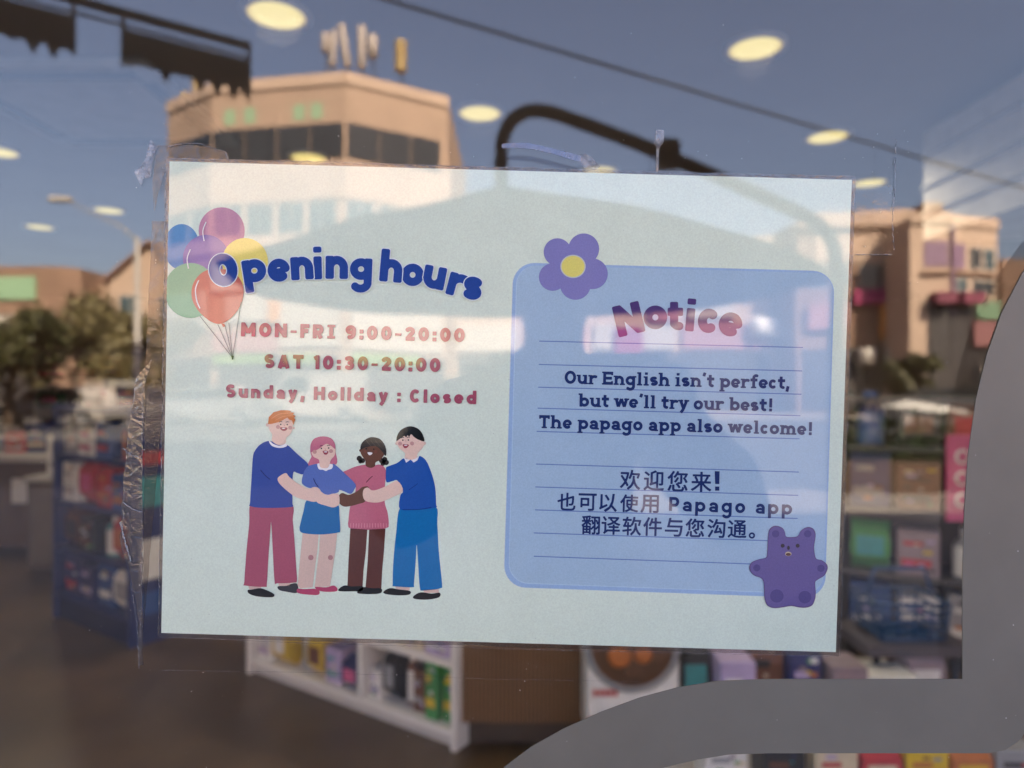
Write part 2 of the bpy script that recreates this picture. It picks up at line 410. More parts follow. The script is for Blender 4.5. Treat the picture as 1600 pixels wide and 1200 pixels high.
def marching(d, xs, ys):
    """filled polygons of d<0 on a grid; runs of full cells are merged"""
    polys = []; ins = d < 0
    for j in range(len(ys)-1):
        run = None
        for i in range(len(xs)-1):
            c = (ins[j,i],ins[j,i+1],ins[j+1,i+1],ins[j+1,i])
            if all(c):
                if run is None: run = i
                continue
            if run is not None: polys.append([(xs[run],ys[j]),(xs[i],ys[j]),(xs[i],ys[j+1]),(xs[run],ys[j+1])]); run = None
            if not any(c): continue
            P = [(xs[i],ys[j]),(xs[i+1],ys[j]),(xs[i+1],ys[j+1]),(xs[i],ys[j+1])]
            V = [d[j,i],d[j,i+1],d[j+1,i+1],d[j+1,i]]
            poly = []
            for k in range(4):
                a, b = k, (k+1)%4
                if V[a] < 0: poly.append(P[a])
                if (V[a] < 0) != (V[b] < 0):
                    f = V[a]/(V[a]-V[b]); poly.append((P[a][0]+(P[b][0]-P[a][0])*f, P[a][1]+(P[b][1]-P[a][1])*f))
            if len(poly) > 2: polys.append(poly)
        if run is not None: polys.append([(xs[run],ys[j]),(xs[-1],ys[j]),(xs[-1],ys[j+1]),(xs[run],ys[j+1])])
    return polys
def put_polys(mb, polys, k, mat, tf=lambda p: p):
    vs, fs = [], []
    for p in polys:
        o = len(vs); q = [tf(a) for a in p]; vs += [W2(x,y,lay(k)) for x,y in q]
        ar = sum(q[i-1][0]*q[i][1]-q[i][0]*q[i-1][1] for i in range(len(q)))
        f = list(range(o,o+len(q))); fs.append(tuple(f[::-1] if ar > 0 else f))
    mb.add(vs, fs, mat)
def letter(mb, ch, x, y, xh, ang, t, k, mat, slab=False, rr=.35, sx=1.0, halo=0):
    """letter with its baseline start at picture point (x, y)"""
    g, wd = glyph(ch, t, slab)
    if not g: return
    res = max(.5/xh, .02)
    xs = np.arange(-.35, wd+.35, res); ys = np.arange(-.62, 1.72, res)
    X, Y = np.meshgrid(xs, ys); d = glyph_sdf(g, t, X, Y, rr)
    ca, sa = math.cos(R(ang)), math.sin(R(ang))
    tf = lambda p: (x+(p[0]*sx*ca+0-p[1]*-sa*-1)*xh, y-(p[0]*sx*sa+p[1]*ca)*xh)
    if halo: put_polys(mb, marching(d-halo, xs, ys), k-1, halo_mat, tf)
    put_polys(mb, marching(d, xs, ys), k, mat, tf)
def line_text(mb, txt, x0, y0, x1, y1, xh, t, k, mat, slab=False, rr=.35, sp=.42, sx=1.0):
    ang = math.degrees(math.atan2(y0-y1, x1-x0)); L = math.hypot(x1-x0,y1-y0)/xh
    ws = [sp if c == ' ' else glyph(c,t,slab)[1]*sx for c in txt]
    gap = (L-sum(ws))/(len(txt)-1)
    p = 0
    for c, wd in zip(txt, ws):
        if c != ' ': letter(mb, c, x0+p*xh*math.cos(R(ang)), y0-p*xh*math.sin(R(ang)), xh, ang, t, k, mat, slab, rr, sx)
        p += wd+gap

# ---------------------------------------------------------------- the poster
poster = thing('notice_poster', 'laminated white opening hours and notice poster taped to the shop window', 'poster', W2(790,1000,-.001))
M_paper = ink(194, 203, 201)
Q = [(265,252),(1331,281),(1306,1019),(252,989)]
mb = MB()
fr = [W2(x,y,L0) for x,y in Q]; bk = [W2(x,y,-.0006) for x,y in Q]
mb.add(fr+bk, [(3,2,1,0),(4,5,6,7)]+[(i,(i+1)%4,4+(i+1)%4,4+i) for i in range(4)], M_paper)
mb.build('paper_sheet', poster)
M_lam = glassy('laminate_film', .05, (.80,.78,.77), .03, .3, 220, .05, (.5,.48,.46))
mb = MB(); rnd = random.Random(3)
out = []
QL = [(259,246),(1338,275),(1312,1026),(246,996)]
for i in range(4):
    a, c = QL[i], QL[(i+1)%4]
    for k in range(60):
        f = k/60; out.append((a[0]+(c[0]-a[0])*f+rnd.uniform(-.9,.9), a[1]+(c[1]-a[1])*f+rnd.uniform(-.9,.9)))
mb.add([W2(x,y,-.0003) for x,y in out]+[W2(x,y,-.00055) for x,y in out], [tuple(range(len(out))), tuple(range(2*len(out)-1,len(out)-1,-1))]+[(i,(i+1)%len(out),len(out)+(i+1)%len(out),len(out)+i) for i in range(len(out))], M_lam)
mb.build('laminate_margin', poster)
# balloons
def clipx(p): return [(max(x, 264.6-(y-252)*.0176), y) for x, y in p]
BAL = [('blue',(80,124,180),clipx(ell(284,386,28,36)),1),('pink',(172,118,152),ell(346.5,361,36,37),2),('purple',(116,98,165),ell(322,404,36,37),3),
       ('green',(116,162,140),clipx(ell(298,454,41,43)),4),('yellow',(214,196,118),ell(383,409,36,37),5)]
hl = ink(225,225,228)
for nm, c, p, k in BAL:
    mb = MB(); flat(mb, p, k, ink(*c), False)
    cx = sum(q[0] for q in p)/len(p); cy_ = sum(q[1] for q in p)/len(p)
    if nm in ('pink','purple'): stroke(mb, [(cx-24,cy_-14),(cx-29,cy_),(cx-27,cy_+16)], 1.6, 7, hl)
    o = mb.build('balloon', poster); o['label'] = nm+' balloon printed on the poster'
mb = MB(); flat(mb, [(340,420),(366,426),(380,446),(379,470),(368,490),(353,503),(340,506),(326,500),(309,484),(300,464),(303,442),(318,425)], 6, ink(176,96,94))
stroke(mb, [(311,438),(306,452),(308,470),(313,482)], 1.8, 7, hl); flat(mb, [(346,505),(351,506),(353,510),(349,511)], 7, ink(190,110,100), False)
o = mb.build('balloon', poster); o['label'] = 'red balloon in front of the printed cluster'
mb = MB(); thr = ink(110,120,122)
for a in ((313,494),(341,507),(352,508),(358,504),(377,472)): stroke(mb, [a,(364,559)], .9, 8, thr, False)
flat(mb, [(362,556),(366,556),(365,562),(363,562)], 9, ink(60,64,66), False)
mb.build('balloon_strings', poster)
# headings
navy = ink(40, 66, 142); halo_mat = ink(196,204,228)
HEAD = [('O',332,451,36.5,10,.225),('p',383,444,36,9,.185),('e',421,442.5,36,7,.185),('n',456,438.5,36,3.5,.185),('i',491,437,36,1.5,.18),('n',509,436,36,-.5,.185),
        ('g',546.5,437,34,-2.5,.185),('h',592.5,439.5,36,-5,.185),('o',625.5,445,35,-7,.185),('u',658.5,448,35.5,-11,.185),('r',695.5,459,36,-15,.185),('s',718.5,463,36,-18,.185)]
mb = MB()
for i, (ch, x, y, xh, a, t) in enumerate(HEAD): letter(mb, ch, x, y, xh, a, t, 11+2*(i%2), navy, False, .45, 1.0, .04)
mb.build('opening_hours_heading', poster)
plum = ink(146, 72, 96)
mb = MB()
line_text(mb, 'MON-FRI 9:00-20:00', 377,525.5,726,534.8, 15.6, .20, 9, plum, sp=.30)
line_text(mb, 'SAT 10:30-20:00', 413.5,575,688,581.5, 15.6, .20, 9, plum, sp=.30)
line_text(mb, 'Sunday, Hollday : Closed', 353.5,621,744,631.5, 14.8, .19, 9, plum, sp=.30)
mb.build('hours_text', poster)
# notice panel
panel = MB(); blue = ink(148,169,201); edge = ink(139,162,205)
def rquad(q, r, n=8):
    out = []
    for i in range(4):
        a, b_, c = q[i-1], q[i], q[(i+1)%4]
        u = Vector((a[0]-b_[0],a[1]-b_[1])).normalized(); v = Vector((c[0]-b_[0],c[1]-b_[1])).normalized(); bb = Vector(b_)
        for k in range(n+1):
            th = math.pi/2*k/n; p = bb+u*r*(1-math.sin(th))+v*r*(1-math.cos(th)); out.append((p.x,p.y))
    return out
flat(panel, rquad([(802,410),(1304,424),(1289,935),(787,917)], 34), 1, edge, False)
flat(panel, rquad([(807,414),(1302,427),(1286,929),(794,911)], 31), 2, ink(157,179,211), False)
flat(panel, rquad([(808.5,414),(1302,427),(1286,927.5),(795.5,909.5)], 30), 3, blue, False)
pn = panel.build('notice_panel', poster)
mb = MB(); rule = ink(92,112,172)
for a in ((842.5,533,1254.5,543),(842,569.5,1253,579.6),(841,605,1252,616),(840,637.7,1250.5,649.6),(838.5,674,1249,685.6),(837.5,725,1248,737.5),
          (836.5,760.7,1247,774),(836,796.5,1246,810),(834,832.5,1199,844.6),(834,869,1173,881)): stroke(mb, [a[:2],a[2:]], 1.5, 4, rule, False)
mb.build('ruled_lines', poster)
mb = MB(); nink = ink(72,56,110)
for ch, x, y, xh, a, t in (('N',967,527.5,35,13.5,.20),('o',1007,516,37,5,.185),('t',1043,516,33.5,0,.19),('i',1070,517,36,-5,.185),('c',1087.5,517.5,38,-9,.185),('e',1119,521,37.5,-13,.175)):
    letter(mb, ch, x, y, xh, a, t, 6, nink, False, .35)
mb.build('notice_heading', poster)
mb = MB(); dk = ink(34,48,100)
line_text(mb, "Our English isn't perfect,", 882,599.5,1233,608, 14.6, .155, 6, dk, True, .2, sp=.40)
line_text(mb, "but we'll try our best!", 904,635.3,1208,643, 14.6, .155, 6, dk, True, .2, sp=.40)
line_text(mb, "The papago app also welcome!", 842,668.8,1270,680, 14.6, .155, 6, dk, True, .2, sp=.40)
line_text(mb, "Papago app", 1045,798,1237,804, 15.6, .145, 6, dk, False, .12, sp=.35)
mb.build('english_text', poster)
# chinese lines: outlines of the built-in typeface turned into flat meshes
mb = MB()
def cjk(ch, cx, cy_, size, bold=.6):
    cu = bpy.data.curves.new('glyph', 'FONT'); cu.body = ch; cu.size = 1; cu.resolution_u = 3; cu.fill_mode = 'FRONT'
    ob = bpy.data.objects.new('glyph', cu); COL.objects.link(ob)
    dg = bpy.context.evaluated_depsgraph_get(); me = bpy.data.meshes.new_from_object(ob.evaluated_get(dg))
    co = np.array([v.co[:2] for v in me.vertices]) if len(me.vertices) else np.zeros((0,2))
    if len(co):
        lo, hi = co.min(0), co.max(0); k = size/max(hi-lo); q = (co-(lo+hi)/2)*k
        res = .25; ax = np.arange(-size/2-2, size/2+2, res); X, Y = np.meshgrid(ax, ax); ins = np.zeros(X.shape)
        me.calc_loop_triangles()
        for tr in me.loop_triangles:
            a, b_, c = (q[i] for i in tr.vertices)
            x0, x1 = min(a[0],b_[0],c[0]), max(a[0],b_[0],c[0]); y0, y1 = min(a[1],b_[1],c[1]), max(a[1],b_[1],c[1])
            i0, i1 = np.searchsorted(ax,(x0,x1)); j0, j1 = np.searchsorted(ax,(y0,y1))
            if i1 <= i0 or j1 <= j0: continue
            xx, yy = X[j0:j1,i0:i1], Y[j0:j1,i0:i1]
            e = lambda p, r: (r[0]-p[0])*(yy-p[1])-(r[1]-p[1])*(xx-p[0])
            e0, e1, e2 = e(a,b_), e(b_,c), e(c,a)
            ins[j0:j1,i0:i1] = np.maximum(ins[j0:j1,i0:i1], ((e0>=-1e-6)&(e1>=-1e-6)&(e2>=-1e-6)) | ((e0<=1e-6)&(e1<=1e-6)&(e2<=1e-6)))
        r = bold/res; m = int(math.ceil(r)); dil = ins.copy()
        for dy in range(-m,m+1):
            for dx in range(-m,m+1):
                if dx*dx+dy*dy <= r*r+.3: dil = np.maximum(dil, np.roll(np.roll(ins,dy,0),dx,1))
        sm = sum(np.roll(np.roll(dil,dy,0),dx,1) for dy in (-1,0,1) for dx in (-1,0,1))/9
        ca, sa = math.cos(R(1.6)), math.sin(R(1.6))
        put_polys(mb, marching(.5-sm, ax, ax), 6, dk, lambda p: (cx+p[0]*ca+p[1]*sa, cy_+p[0]*sa-p[1]*ca))
    bpy.data.objects.remove(ob); bpy.data.curves.remove(cu); bpy.data.meshes.remove(me)
for ch, x in zip('欢迎您来', (984.5,1021.5,1058.5,1095.5)): cjk(ch, x, 749.5+(x-984)*.03, 31)
for ch, x in zip('也可以使用', (885,918,950,983,1015)): cjk(ch, x, 783.5+(x-885)*.028, 27.5)
for ch, x in zip('翻译软件与您沟通', (923,954.5,987,1019.5,1052.5,1085.5,1119,1151.5)): cjk(ch, x, 820+(x-923)*.028, 28.5)
flat(mb, [(1116.5,736),(1124,736.2),(1123.6,756),(1117.2,756)], 6, dk, False); flat(mb, [(1117,760),(1123.6,760),(1123.6,766.5),(1117,766.5)], 6, dk, False)
rg = [(1174.5+3.6*math.cos(a), 836.5+3.6*math.sin(a)) for a in [2*math.pi*i/24 for i in range(25)]]
stroke(mb, rg, 2.6, 6, dk, False)
mb.build('chinese_text', poster)
# flower
mb = MB()
xs = np.arange(835, 958, .7); ys = np.arange(358, 474, .7); X, Y = np.meshgrid(xs, ys); d = np.full(X.shape, 99.)
for cx, cy_, r in ((871,394,21.5),(912,389,24),(925.5,428,24),(899,444.5,24),(863.5,433,21.5),(895,417,28)): d = np.minimum(d, np.hypot(X-cx,Y-cy_)-r)
put_polys(mb, marching(d, xs, ys), 5, ink(118,115,175))
flat(mb, ell(895.3,416.5,19.8,18.2), 6, ink(176,178,190), False); flat(mb, ell(895.3,416.5,18,16.5), 7, ink(200,190,112), False)
mb.build('flower', poster)
# bear sticker
bear = MB(); T = lambda L: [(1150+x/8, 810+y/8) for x, y in L]
bo = T([(395,230),(410,140),(460,95),(520,92),(580,120),(608,170),(622,222),(690,230),(765,218),(800,160),(850,118),(910,105),(965,130),(990,190),(985,260),(972,350),(978,430),(1000,500),(1070,520),(1130,570),(1140,630),(1100,710),(1030,755),(990,785),(985,830),(992,920),(985,1000),(950,1080),(880,1110),(790,1110),(690,1092),(600,1105),(500,1118),(430,1110),(375,1070),(350,980),(345,860),(335,780),(300,740),(220,710),(170,650),(165,590),(200,540),(290,505),(370,485),(385,420),(390,330)])
flat(bear, bo, 8, ink(92,74,120)); cb = (1231,887)
flat(bear, [(cb[0]+(x-cb[0])*.972, cb[1]+(y-cb[1])*.975) for x, y in bo], 9, ink(94,82,140))
pad = ink(76,66,124)
for x, y, r in ((490,190,46),(890,190,46),(255,615,44),(1055,620,46),(505,965,84),(855,980,80)): flat(bear, ell(1150+x/8,810+y/8,r/8,r/8*.97), 10, pad, False)
dke = ink(52,46,56)
for x, y, rx, ry in ((578,338,24,24),(765,338,24,24),(650,365,17,26)): flat(bear, ell(1150+x/8,810+y/8,rx/8,ry/8), 10, dke, False)
flat(bear, ell(1150+648/8,810+440/8,40/8,28/8), 10, ink(170,150,140), False); flat(bear, ell(1150+648/8,810+446/8,31/8,18/8), 11, ink(88,62,54), False)
bear.build('bear_drawing', poster)
# four drawn people
Z4 = lambda L: [(340+x/3.53, 620+y/3.53) for x, y in L]
def zc(mb, x, y, r, k, mat, ry=None): flat(mb, ell(340+x/3.53,620+y/3.53,r/3.53,(ry or r)/3.53,20), k, mat, False)
skin = ink(206,174,170); skl = ink(192,164,162); blk = ink(26,28,32); wht = ink(214,222,228); lip = ink(140,62,78); rosy = ink(176,130,135); eyew = ink(40,38,48)
def face(mb, e1, e2, c1, c2, mouth, k, cr=11):
    for e in (e1, e2):
        zc(mb, *e, 4.2, k, eyew); stroke(mb, Z4([(e[0]-9,e[1]-12),(e[0],e[1]-16),(e[0]+8,e[1]-14)]), .9, k, eyew)
    for c in (c1, c2): zc(mb, *c, cr, k, rosy)
    stroke(mb, Z4([((e1[0]+e2[0])/2,(e1[1]+e2[1])/2),((e1[0]+e2[0])/2+3,e1[1]+10)]), .9, k, rosy)
    flat(mb, Z4(mouth), k, lip)
    cx = sum(p[0] for p in mouth)/len(mouth); cy_ = sum(p[1] for p in mouth)/len(mouth)
    flat(mb, ell(340+cx/3.53, 620+(cy_-5)/3.53, 2.6, .8, 14), k+1, wht, False)
# woman with dark buns and pink dress
mb = MB(); pk = ink(172,92,118); dsk = ink(88,54,44); brn = ink(82,46,44)
for p in ([(732,726),(826,732),(818,850),(805,960),(800,1050),(716,1045),(722,900)],[(836,732),(926,726),(918,850),(908,960),(903,1060),(815,1055),(818,1030),(828,900)]): flat(mb, Z4(p), 1, brn, False)
for p in ([(668,1060),(700,1040),(740,1045),(800,1045),(795,1070),(740,1073),(675,1072)],[(772,1072),(800,1050),(850,1055),(903,1058),(900,1082),(850,1088),(780,1085)]): flat(mb, Z4(p), 2, blk)
flat(mb, Z4([(822,375),(770,382),(715,404),(690,420),(720,450),(760,490),(758,530),(745,580),(730,610),(722,680),(720,706),(735,726),(830,734),(930,724),(944,702),(938,640),(922,580),(924,480),(930,420),(920,388),(895,374),(868,378),(845,388)]), 1, pk)
for i in range(14): stroke(mb, Z4([(735+i*15,697),(733+i*15.3,722)]), .9, 2, ink(196,130,150), False)
for c in ((782,340,15),(800,352,14),(788,356,12),(905,352,15),(922,345,14),(930,362,15),(912,368,13)): zc(mb, *c, 2, ink(38,35,38))
flat(mb, Z4([(788,300),(800,330),(815,350),(818,380),(845,392),(868,382),(872,362),(900,345),(922,310),(915,270),(860,245),(805,255)]), 3, dsk)
zc(mb, 789, 296, 8, 2, dsk)
flat(mb, Z4([(788,292),(793,260),(815,236),(850,222),(895,232),(922,265),(931,300),(926,326),(905,298),(872,272),(825,277),(805,284)]), 4, ink(34,32,35))
for x in (820,845,870,895): stroke(mb, Z4([(x,240),(x+12,255),(x+28,272)]), .8, 5, ink(62,58,60))
zc(mb, 820, 286, 4, 5, blk); zc(mb, 862, 288, 4, 5, blk); zc(mb, 815, 302, 9, 4, ink(100,56,48)); zc(mb, 872, 303, 9, 4, ink(100,56,48))
flat(mb, Z4([(828,306),(854,308),(848,319),(836,321)]), 5, wht)
flat(mb, Z4([(668,548),(688,530),(725,540),(770,520),(800,497),(835,500),(818,572),(780,590),(720,605),(690,602),(668,580)]), 4, dsk)
stroke(mb, Z4([(855,437),(838,452),(820,472)]), 1.2, 3, ink(70,34,50))
o = mb.build('person_drawing', poster); o['label'] = 'drawn woman with dark hair buns in a pink dress'
# man with black hair
mb = MB(); bl4 = ink(30,74,156); tr4 = ink(20,98,164)
flat(mb, Z4([(1006,612),(1080,624),(1203,606),(1212,700),(1220,850),(1238,1030),(1230,1055),(1180,1065),(1130,1068),(1115,1050),(1105,900),(1098,815),(1093,900),(1083,1030),(1075,1050),(975,1045),(966,1030),(970,900),(985,750)]), 1, tr4)
for p in ([(980,1046),(1060,1050),(1058,1068),(985,1062)],[(1135,1066),(1220,1060),(1220,1080),(1140,1082)]): flat(mb, Z4(p), 1, skl, False)
for p in ([(915,1075),(950,1055),(1000,1062),(1060,1070),(1058,1090),(1000,1095),(930,1088)],[(1080,1100),(1120,1078),(1180,1085),(1225,1080),(1222,1105),(1160,1118),(1090,1115)]): flat(mb, Z4(p), 2, blk)
flat(mb, Z4([(1025,340),(990,365),(935,386),(929,400),(930,468),(965,465),(992,462),(1022,520),(1008,545),(1005,618),(1080,625),(1200,612),(1205,590),(1200,500),(1180,420),(1150,352),(1115,326),(1095,345),(1060,345)]), 2, bl4)
stroke(mb, Z4([(1020,622),(1110,621),(1180,609)]), 1.3, 3, ink(20,48,118)); stroke(mb, Z4([(1105,478),(1080,496),(1055,513)]), 1.0, 3, ink(20,48,118))
flat(mb, Z4([(1028,336),(1045,345),(1095,338),(1112,328),(1102,350),(1082,362),(1065,346),(1040,363)]), 3, wht, False)
for c in ((988,258,8),(1141,256,9)): zc(mb, *c, 3, skl)
flat(mb, Z4([(986,250),(1005,285),(1033,310),(1034,336),(1065,347),(1098,337),(1104,312),(1130,282),(1141,250),(1110,215),(1040,205),(1000,215)]), 4, skin)
flat(mb, Z4([(987,243),(993,210),(1015,180),(1060,162),(1105,175),(1130,205),(1141,244),(1110,237),(1085,222),(1068,206),(1058,220),(1048,212),(1040,224),(1030,216),(1005,232)]), 5, ink(24,26,30))
face(mb, (1022,239), (1053,238), (1007,258), (1073,257), [(1022,262),(1055,264),(1046,280),(1030,282)], 6)
flat(mb, Z4([(992,464),(1022,520),(960,555),(900,580),(850,582),(815,572),(802,545),(806,512),(828,500),(850,515),(880,512),(930,492)]), 5, skin)
o = mb.build('person_drawing', poster); o['label'] = 'drawn man with black hair, blue jumper and blue trousers'
# girl with pink hair
mb = MB(); hr2 = ink(178,98,128); tp2 = ink(76,98,170); sk2 = ink(20,94,158)
for p in ([(470,745),(558,752),(550,850),(535,960),(525,1050),(455,1055),(442,1040),(450,950),(460,850)],[(566,752),(660,745),(650,850),(635,950),(620,1045),(535,1050),(548,950),(560,850)]): flat(mb, Z4(p), 3, skl, False)
for c in ((515,886,15),(623,886,14)): zc(mb, *c, 4, ink(156,112,120))
for p in ([(442,1058),(480,1060),(540,1058),(562,1070),(558,1090),(520,1092),(445,1082)],[(538,1048),(600,1050),(640,1040),(660,1055),(655,1072),(600,1075),(560,1068)]): flat(mb, Z4(p), 4, ink(162,62,98))
flat(mb, Z4([(492,570),(540,575),(600,600),(640,606),(668,600),(672,650),(677,735),(665,748),(600,757),(540,758),(470,750),(453,730),(460,690),(475,630)]), 5, sk2)
flat(mb, Z4([(512,300),(515,260),(535,230),(580,218),(625,228),(648,260),(652,310),(660,345),(655,372),(625,372),(560,374),(502,378),(506,355),(518,330)]), 4, hr2)
flat(mb, Z4([(556,370),(520,375),(495,386),(475,420),(465,470),(480,490),(510,503),(540,500),(560,505),(580,530),(610,540),(640,535),(668,525),(673,513),(700,522),(735,535),(755,510),(760,480),(700,420),(650,375),(635,370),(600,390)]), 5, tp2)
flat(mb, Z4([(552,368),(570,370),(578,386),(608,386),(618,370),(636,374),(632,395),(612,402),(598,409),(582,402),(562,400),(553,386)]), 6, wht)
flat(mb, Z4([(518,298),(530,330),(560,347),(566,385),(595,394),(614,385),(625,350),(645,325),(651,295),(640,272),(590,252),(540,268)]), 7, skin)
flat(mb, Z4([(514,302),(520,255),(550,228),(600,219),(635,240),(650,275),(648,287),(622,266),(598,260),(562,285),(532,299)]), 8, ink(172,94,124))
face(mb, (574,284), (614,282), (537,303), (627,299), [(582,298),(612,300),(605,317),(590,317)], 9)
flat(mb, Z4([(553,515),(600,540),(640,533),(668,537),(674,570),(668,596),(640,609),(600,600),(545,576)]), 6, skin)
stroke(mb, Z4([(530,450),(540,474),(556,496)]), 1.3, 6, ink(30,36,92))
o = mb.build('person_drawing', poster); o['label'] = 'drawn girl with pink hair, blue top and short blue skirt'
# tall man with ginger hair
mb = MB(); bl1 = ink(44,68,146); tr1 = ink(150,74,100)
flat(mb, Z4([(182,590),(250,600),(408,596),(415,680),(425,800),(435,950),(438,1015),(420,1025),(330,1028),(315,1020),(305,850),(296,690),(290,760),(280,900),(272,1030),(260,1048),(150,1040),(148,1020),(160,850),(175,700)]), 3, tr1)
for p in ([(170,1042),(240,1048),(240,1064),(175,1062)],[(335,1027),(402,1026),(400,1044),(338,1042)]): flat(mb, Z4(p), 2, skl, False)
flat(mb, Z4([(167,1065),(190,1062),(235,1055),(270,1065),(310,1085),(312,1100),(290,1105),(220,1100),(175,1085)]), 5, blk)
flat(mb, Z4([(333,1045),(380,1042),(410,1030),(440,1032),(441,1080),(380,1075),(340,1065)]), 2, ink(54,54,62))
flat(mb, Z4([(290,243),(240,260),(205,300),(195,340),(188,450),(180,580),(180,602),(250,612),(405,608),(413,585),(413,500),(418,418),(440,420),(470,428),(490,410),(503,374),(440,315),(380,262),(345,268)]), 4, bl1)
stroke(mb, Z4([(238,403),(262,432),(292,456)]), 1.2, 5, ink(26,36,92))
flat(mb, Z4([(288,243),(310,260),(345,270),(378,258),(381,273),(345,282),(305,273),(286,252)]), 5, wht)
zc(mb, 276, 155, 9, 5, skl); zc(mb, 421, 172, 6, 5, skl)
flat(mb, Z4([(281,145),(286,180),(302,208),(303,245),(340,266),(375,256),(378,228),(398,210),(412,185),(416,150),(400,120),(340,110),(290,125)]), 6, skin)
flat(mb, Z4([(279,150),(284,112),(310,85),(350,74),(388,74),(406,78)])+Z4([(403,84),(425,88),(417,97),(432,106),(423,114),(430,126),(424,140),(420,156),(411,130),(396,126),(386,114),(345,138),(300,149)]), 7, ink(186,112,72), False)
stroke(mb, Z4([(300,120),(340,96),(390,90)]), 1.0, 8, ink(206,136,96)); stroke(mb, Z4([(320,130),(360,110),(405,104)]), 1.0, 8, ink(206,136,96))
face(mb, (350,152), (386,153), (335,166), (402,170), [(348,168),(386,170),(379,185),(363,188),(350,180)], 8)
flat(mb, Z4([(332,455),(345,436),(378,420),(396,440),(440,475),(500,505),(530,497),(553,500),(569,520),(562,556),(540,578),(500,572),(440,555),(400,530),(350,486)]), 7, skin)
o = mb.build('person_drawing', poster); o['label'] = 'tall drawn man with ginger hair and plum trousers'

# ---------------------------------------------------------------- grey vinyl band, tape, residue and dust on the glass
dec = [(1505,1062),(1300,1062),(1200,1062),(1120,1065),(1060,1075),(1000,1091),(940,1113),(880,1140),(830,1168),(790,1198),(740,1245),(690,1310),
       (640,1400),(760,1400),(800,1340),(850,1290),(915,1243),(980,1217),(1040,1200),(1090,1188),(1140,1180),(1200,1178),(1400,1178),(1545,1178),(1572,1173),(1592,1160),(1604,1145),(1612,1115),
       (1622,950),(1625,850),(1635,750),(1652,660),(1680,580),(1720,510),(1790,430),(1700,312),(1640,370),(1598,428),(1566,490),(1543,555),(1526,625),(1514,710),(1508,800),(1505,900),(1505,1000)]
M_dec = pbr('grey_vinyl', (.20,.188,.16), .42, .07, 30, spec=.3, bump=.03)
mb = MB(); n = len(dec)
pts = [W2(x,y,-.0005) for x,y in dec]+[W2(x,y,-.0001) for x,y in dec]
mb.add(pts, [tuple(range(n)),tuple(range(2*n-1,n-1,-1))]+[(i,n+i,n+(i+1)%n,(i+1)%n) for i in range(n)], M_dec)
tag(mb.build('window_decal'), 'grey curved vinyl band stuck on the glass at lower right', 'decal')
rnd = random.Random(11)
def sheet(name, edge, y, mat, label, cat, th=.00006, parent=None, group=None):
    mb = MB(); n = len(edge)
    mb.add([W2(x,q,y) for x,q in edge]+[W2(x,q,y+th) for x,q in edge], [tuple(range(n)),tuple(range(2*n-1,n-1,-1))]+[(i,n+i,n+(i+1)%n,(i+1)%n) for i in range(n)], mat)
    o = mb.build(name, parent)
    if parent is None: tag(o, label, cat, group)
    return o
def wob(p, a, step=9):
    out = []
    for i in range(len(p)):
        q, r = p[i], p[(i+1)%len(p)]; L = math.hypot(r[0]-q[0],r[1]-q[1]); m = max(1,int(L/step))
        for k in range(m): out.append((q[0]+(r[0]-q[0])*k/m+rnd.uniform(-a,a), q[1]+(r[1]-q[1])*k/m+rnd.uniform(-a,a)))
    return out
M_tapeW = glassy('wrinkled_tape', .085, (.76,.72,.69), .04, .55, 140, .06, (.38,.34,.31))
M_tape = glassy('clear_tape', .03, (.80,.77,.75), .02, .22, 200, .01, (.4,.38,.36)); M_tapeC = glassy('clear_patch', .015, (.95,.95,.95), .01, .06, 120)
M_res = glassy('tape_residue', .10, (.75,.78,.85), .12, .8, 300, .36, (.72,.73,.76))
G = 'pieces of clear tape around the poster'
sheet('clear_tape', wob([(236,560),(212,590),(196,700),(189,780),(186,850),(204,900),(214,960),(216,1040),(222,1040),(222,960),(222,850),(221,700),(226,600)],1.3), -.0004, M_tapeW, 'long wrinkled strip of clear tape down the glass left of the poster', 'tape', group=G)
sheet('clear_tape', wob([(236,345),(262,345),(252,640),(230,900),(222,990),(224,600)],.6), -.0002, M_tape, 'smooth clear tape strip between the wrinkled tape and poster edge', 'tape', group=G)
sheet('clear_tape', wob([(244,227),(300,225),(340,232),(354,238),(357,252),(262,250),(246,300),(240,330),(236,280)],1.0), -.0002, M_tape, 'torn clear tape end over the upper left poster corner', 'tape', group=G)
sheet('clear_tape', wob([(1334,285),(1398,290),(1396,397),(1331,397)],.5), -.0002, M_tapeC, 'square clear tape patch beside the upper right poster corner', 'tape', group=G)
def ridge(mb, pts, r, mat, y=-.0008, jit=0):
    out = []
    for i in range(len(pts)-1):
        a, c = pts[i], pts[i+1]; L = math.hypot(c[0]-a[0],c[1]-a[1]); m = max(2,int(L/4))
        for k in range(m): out.append(W2(a[0]+(c[0]-a[0])*k/m+rnd.uniform(-jit,jit), a[1]+(c[1]-a[1])*k/m+rnd.uniform(-jit,jit), y))
    out.append(W2(*pts[-1], y))
    mb.tube(out, [r*rnd.uniform(.5,1.4) for _ in out], mat, 5)
mb = MB()
ridge(mb, [(262,229),(285,224),(310,224),(335,232),(353,237),(356,250)], .00018, M_res, jit=.8)
tag(mb.build('tape_residue'), 'crinkled tape edge line above the upper left poster corner', 'tape')
mb = MB(); ridge(mb, [(190,850),(198,700),(214,590)], .00010, M_res, jit=1); ridge(mb, [(203,905),(214,975),(217,1045)], .00013, M_res, jit=1); ridge(mb, [(222,600),(221,900),(218,1030)], .00010, M_res, jit=.5)
ridge(mb, [(191,700),(205,712),(222,716)], .0003, M_res, jit=1); ridge(mb, [(192,785),(206,795),(222,800)], .0003, M_res, jit=1); ridge(mb, [(188,815),(196,850),(204,878)], .0004, M_res, jit=1)
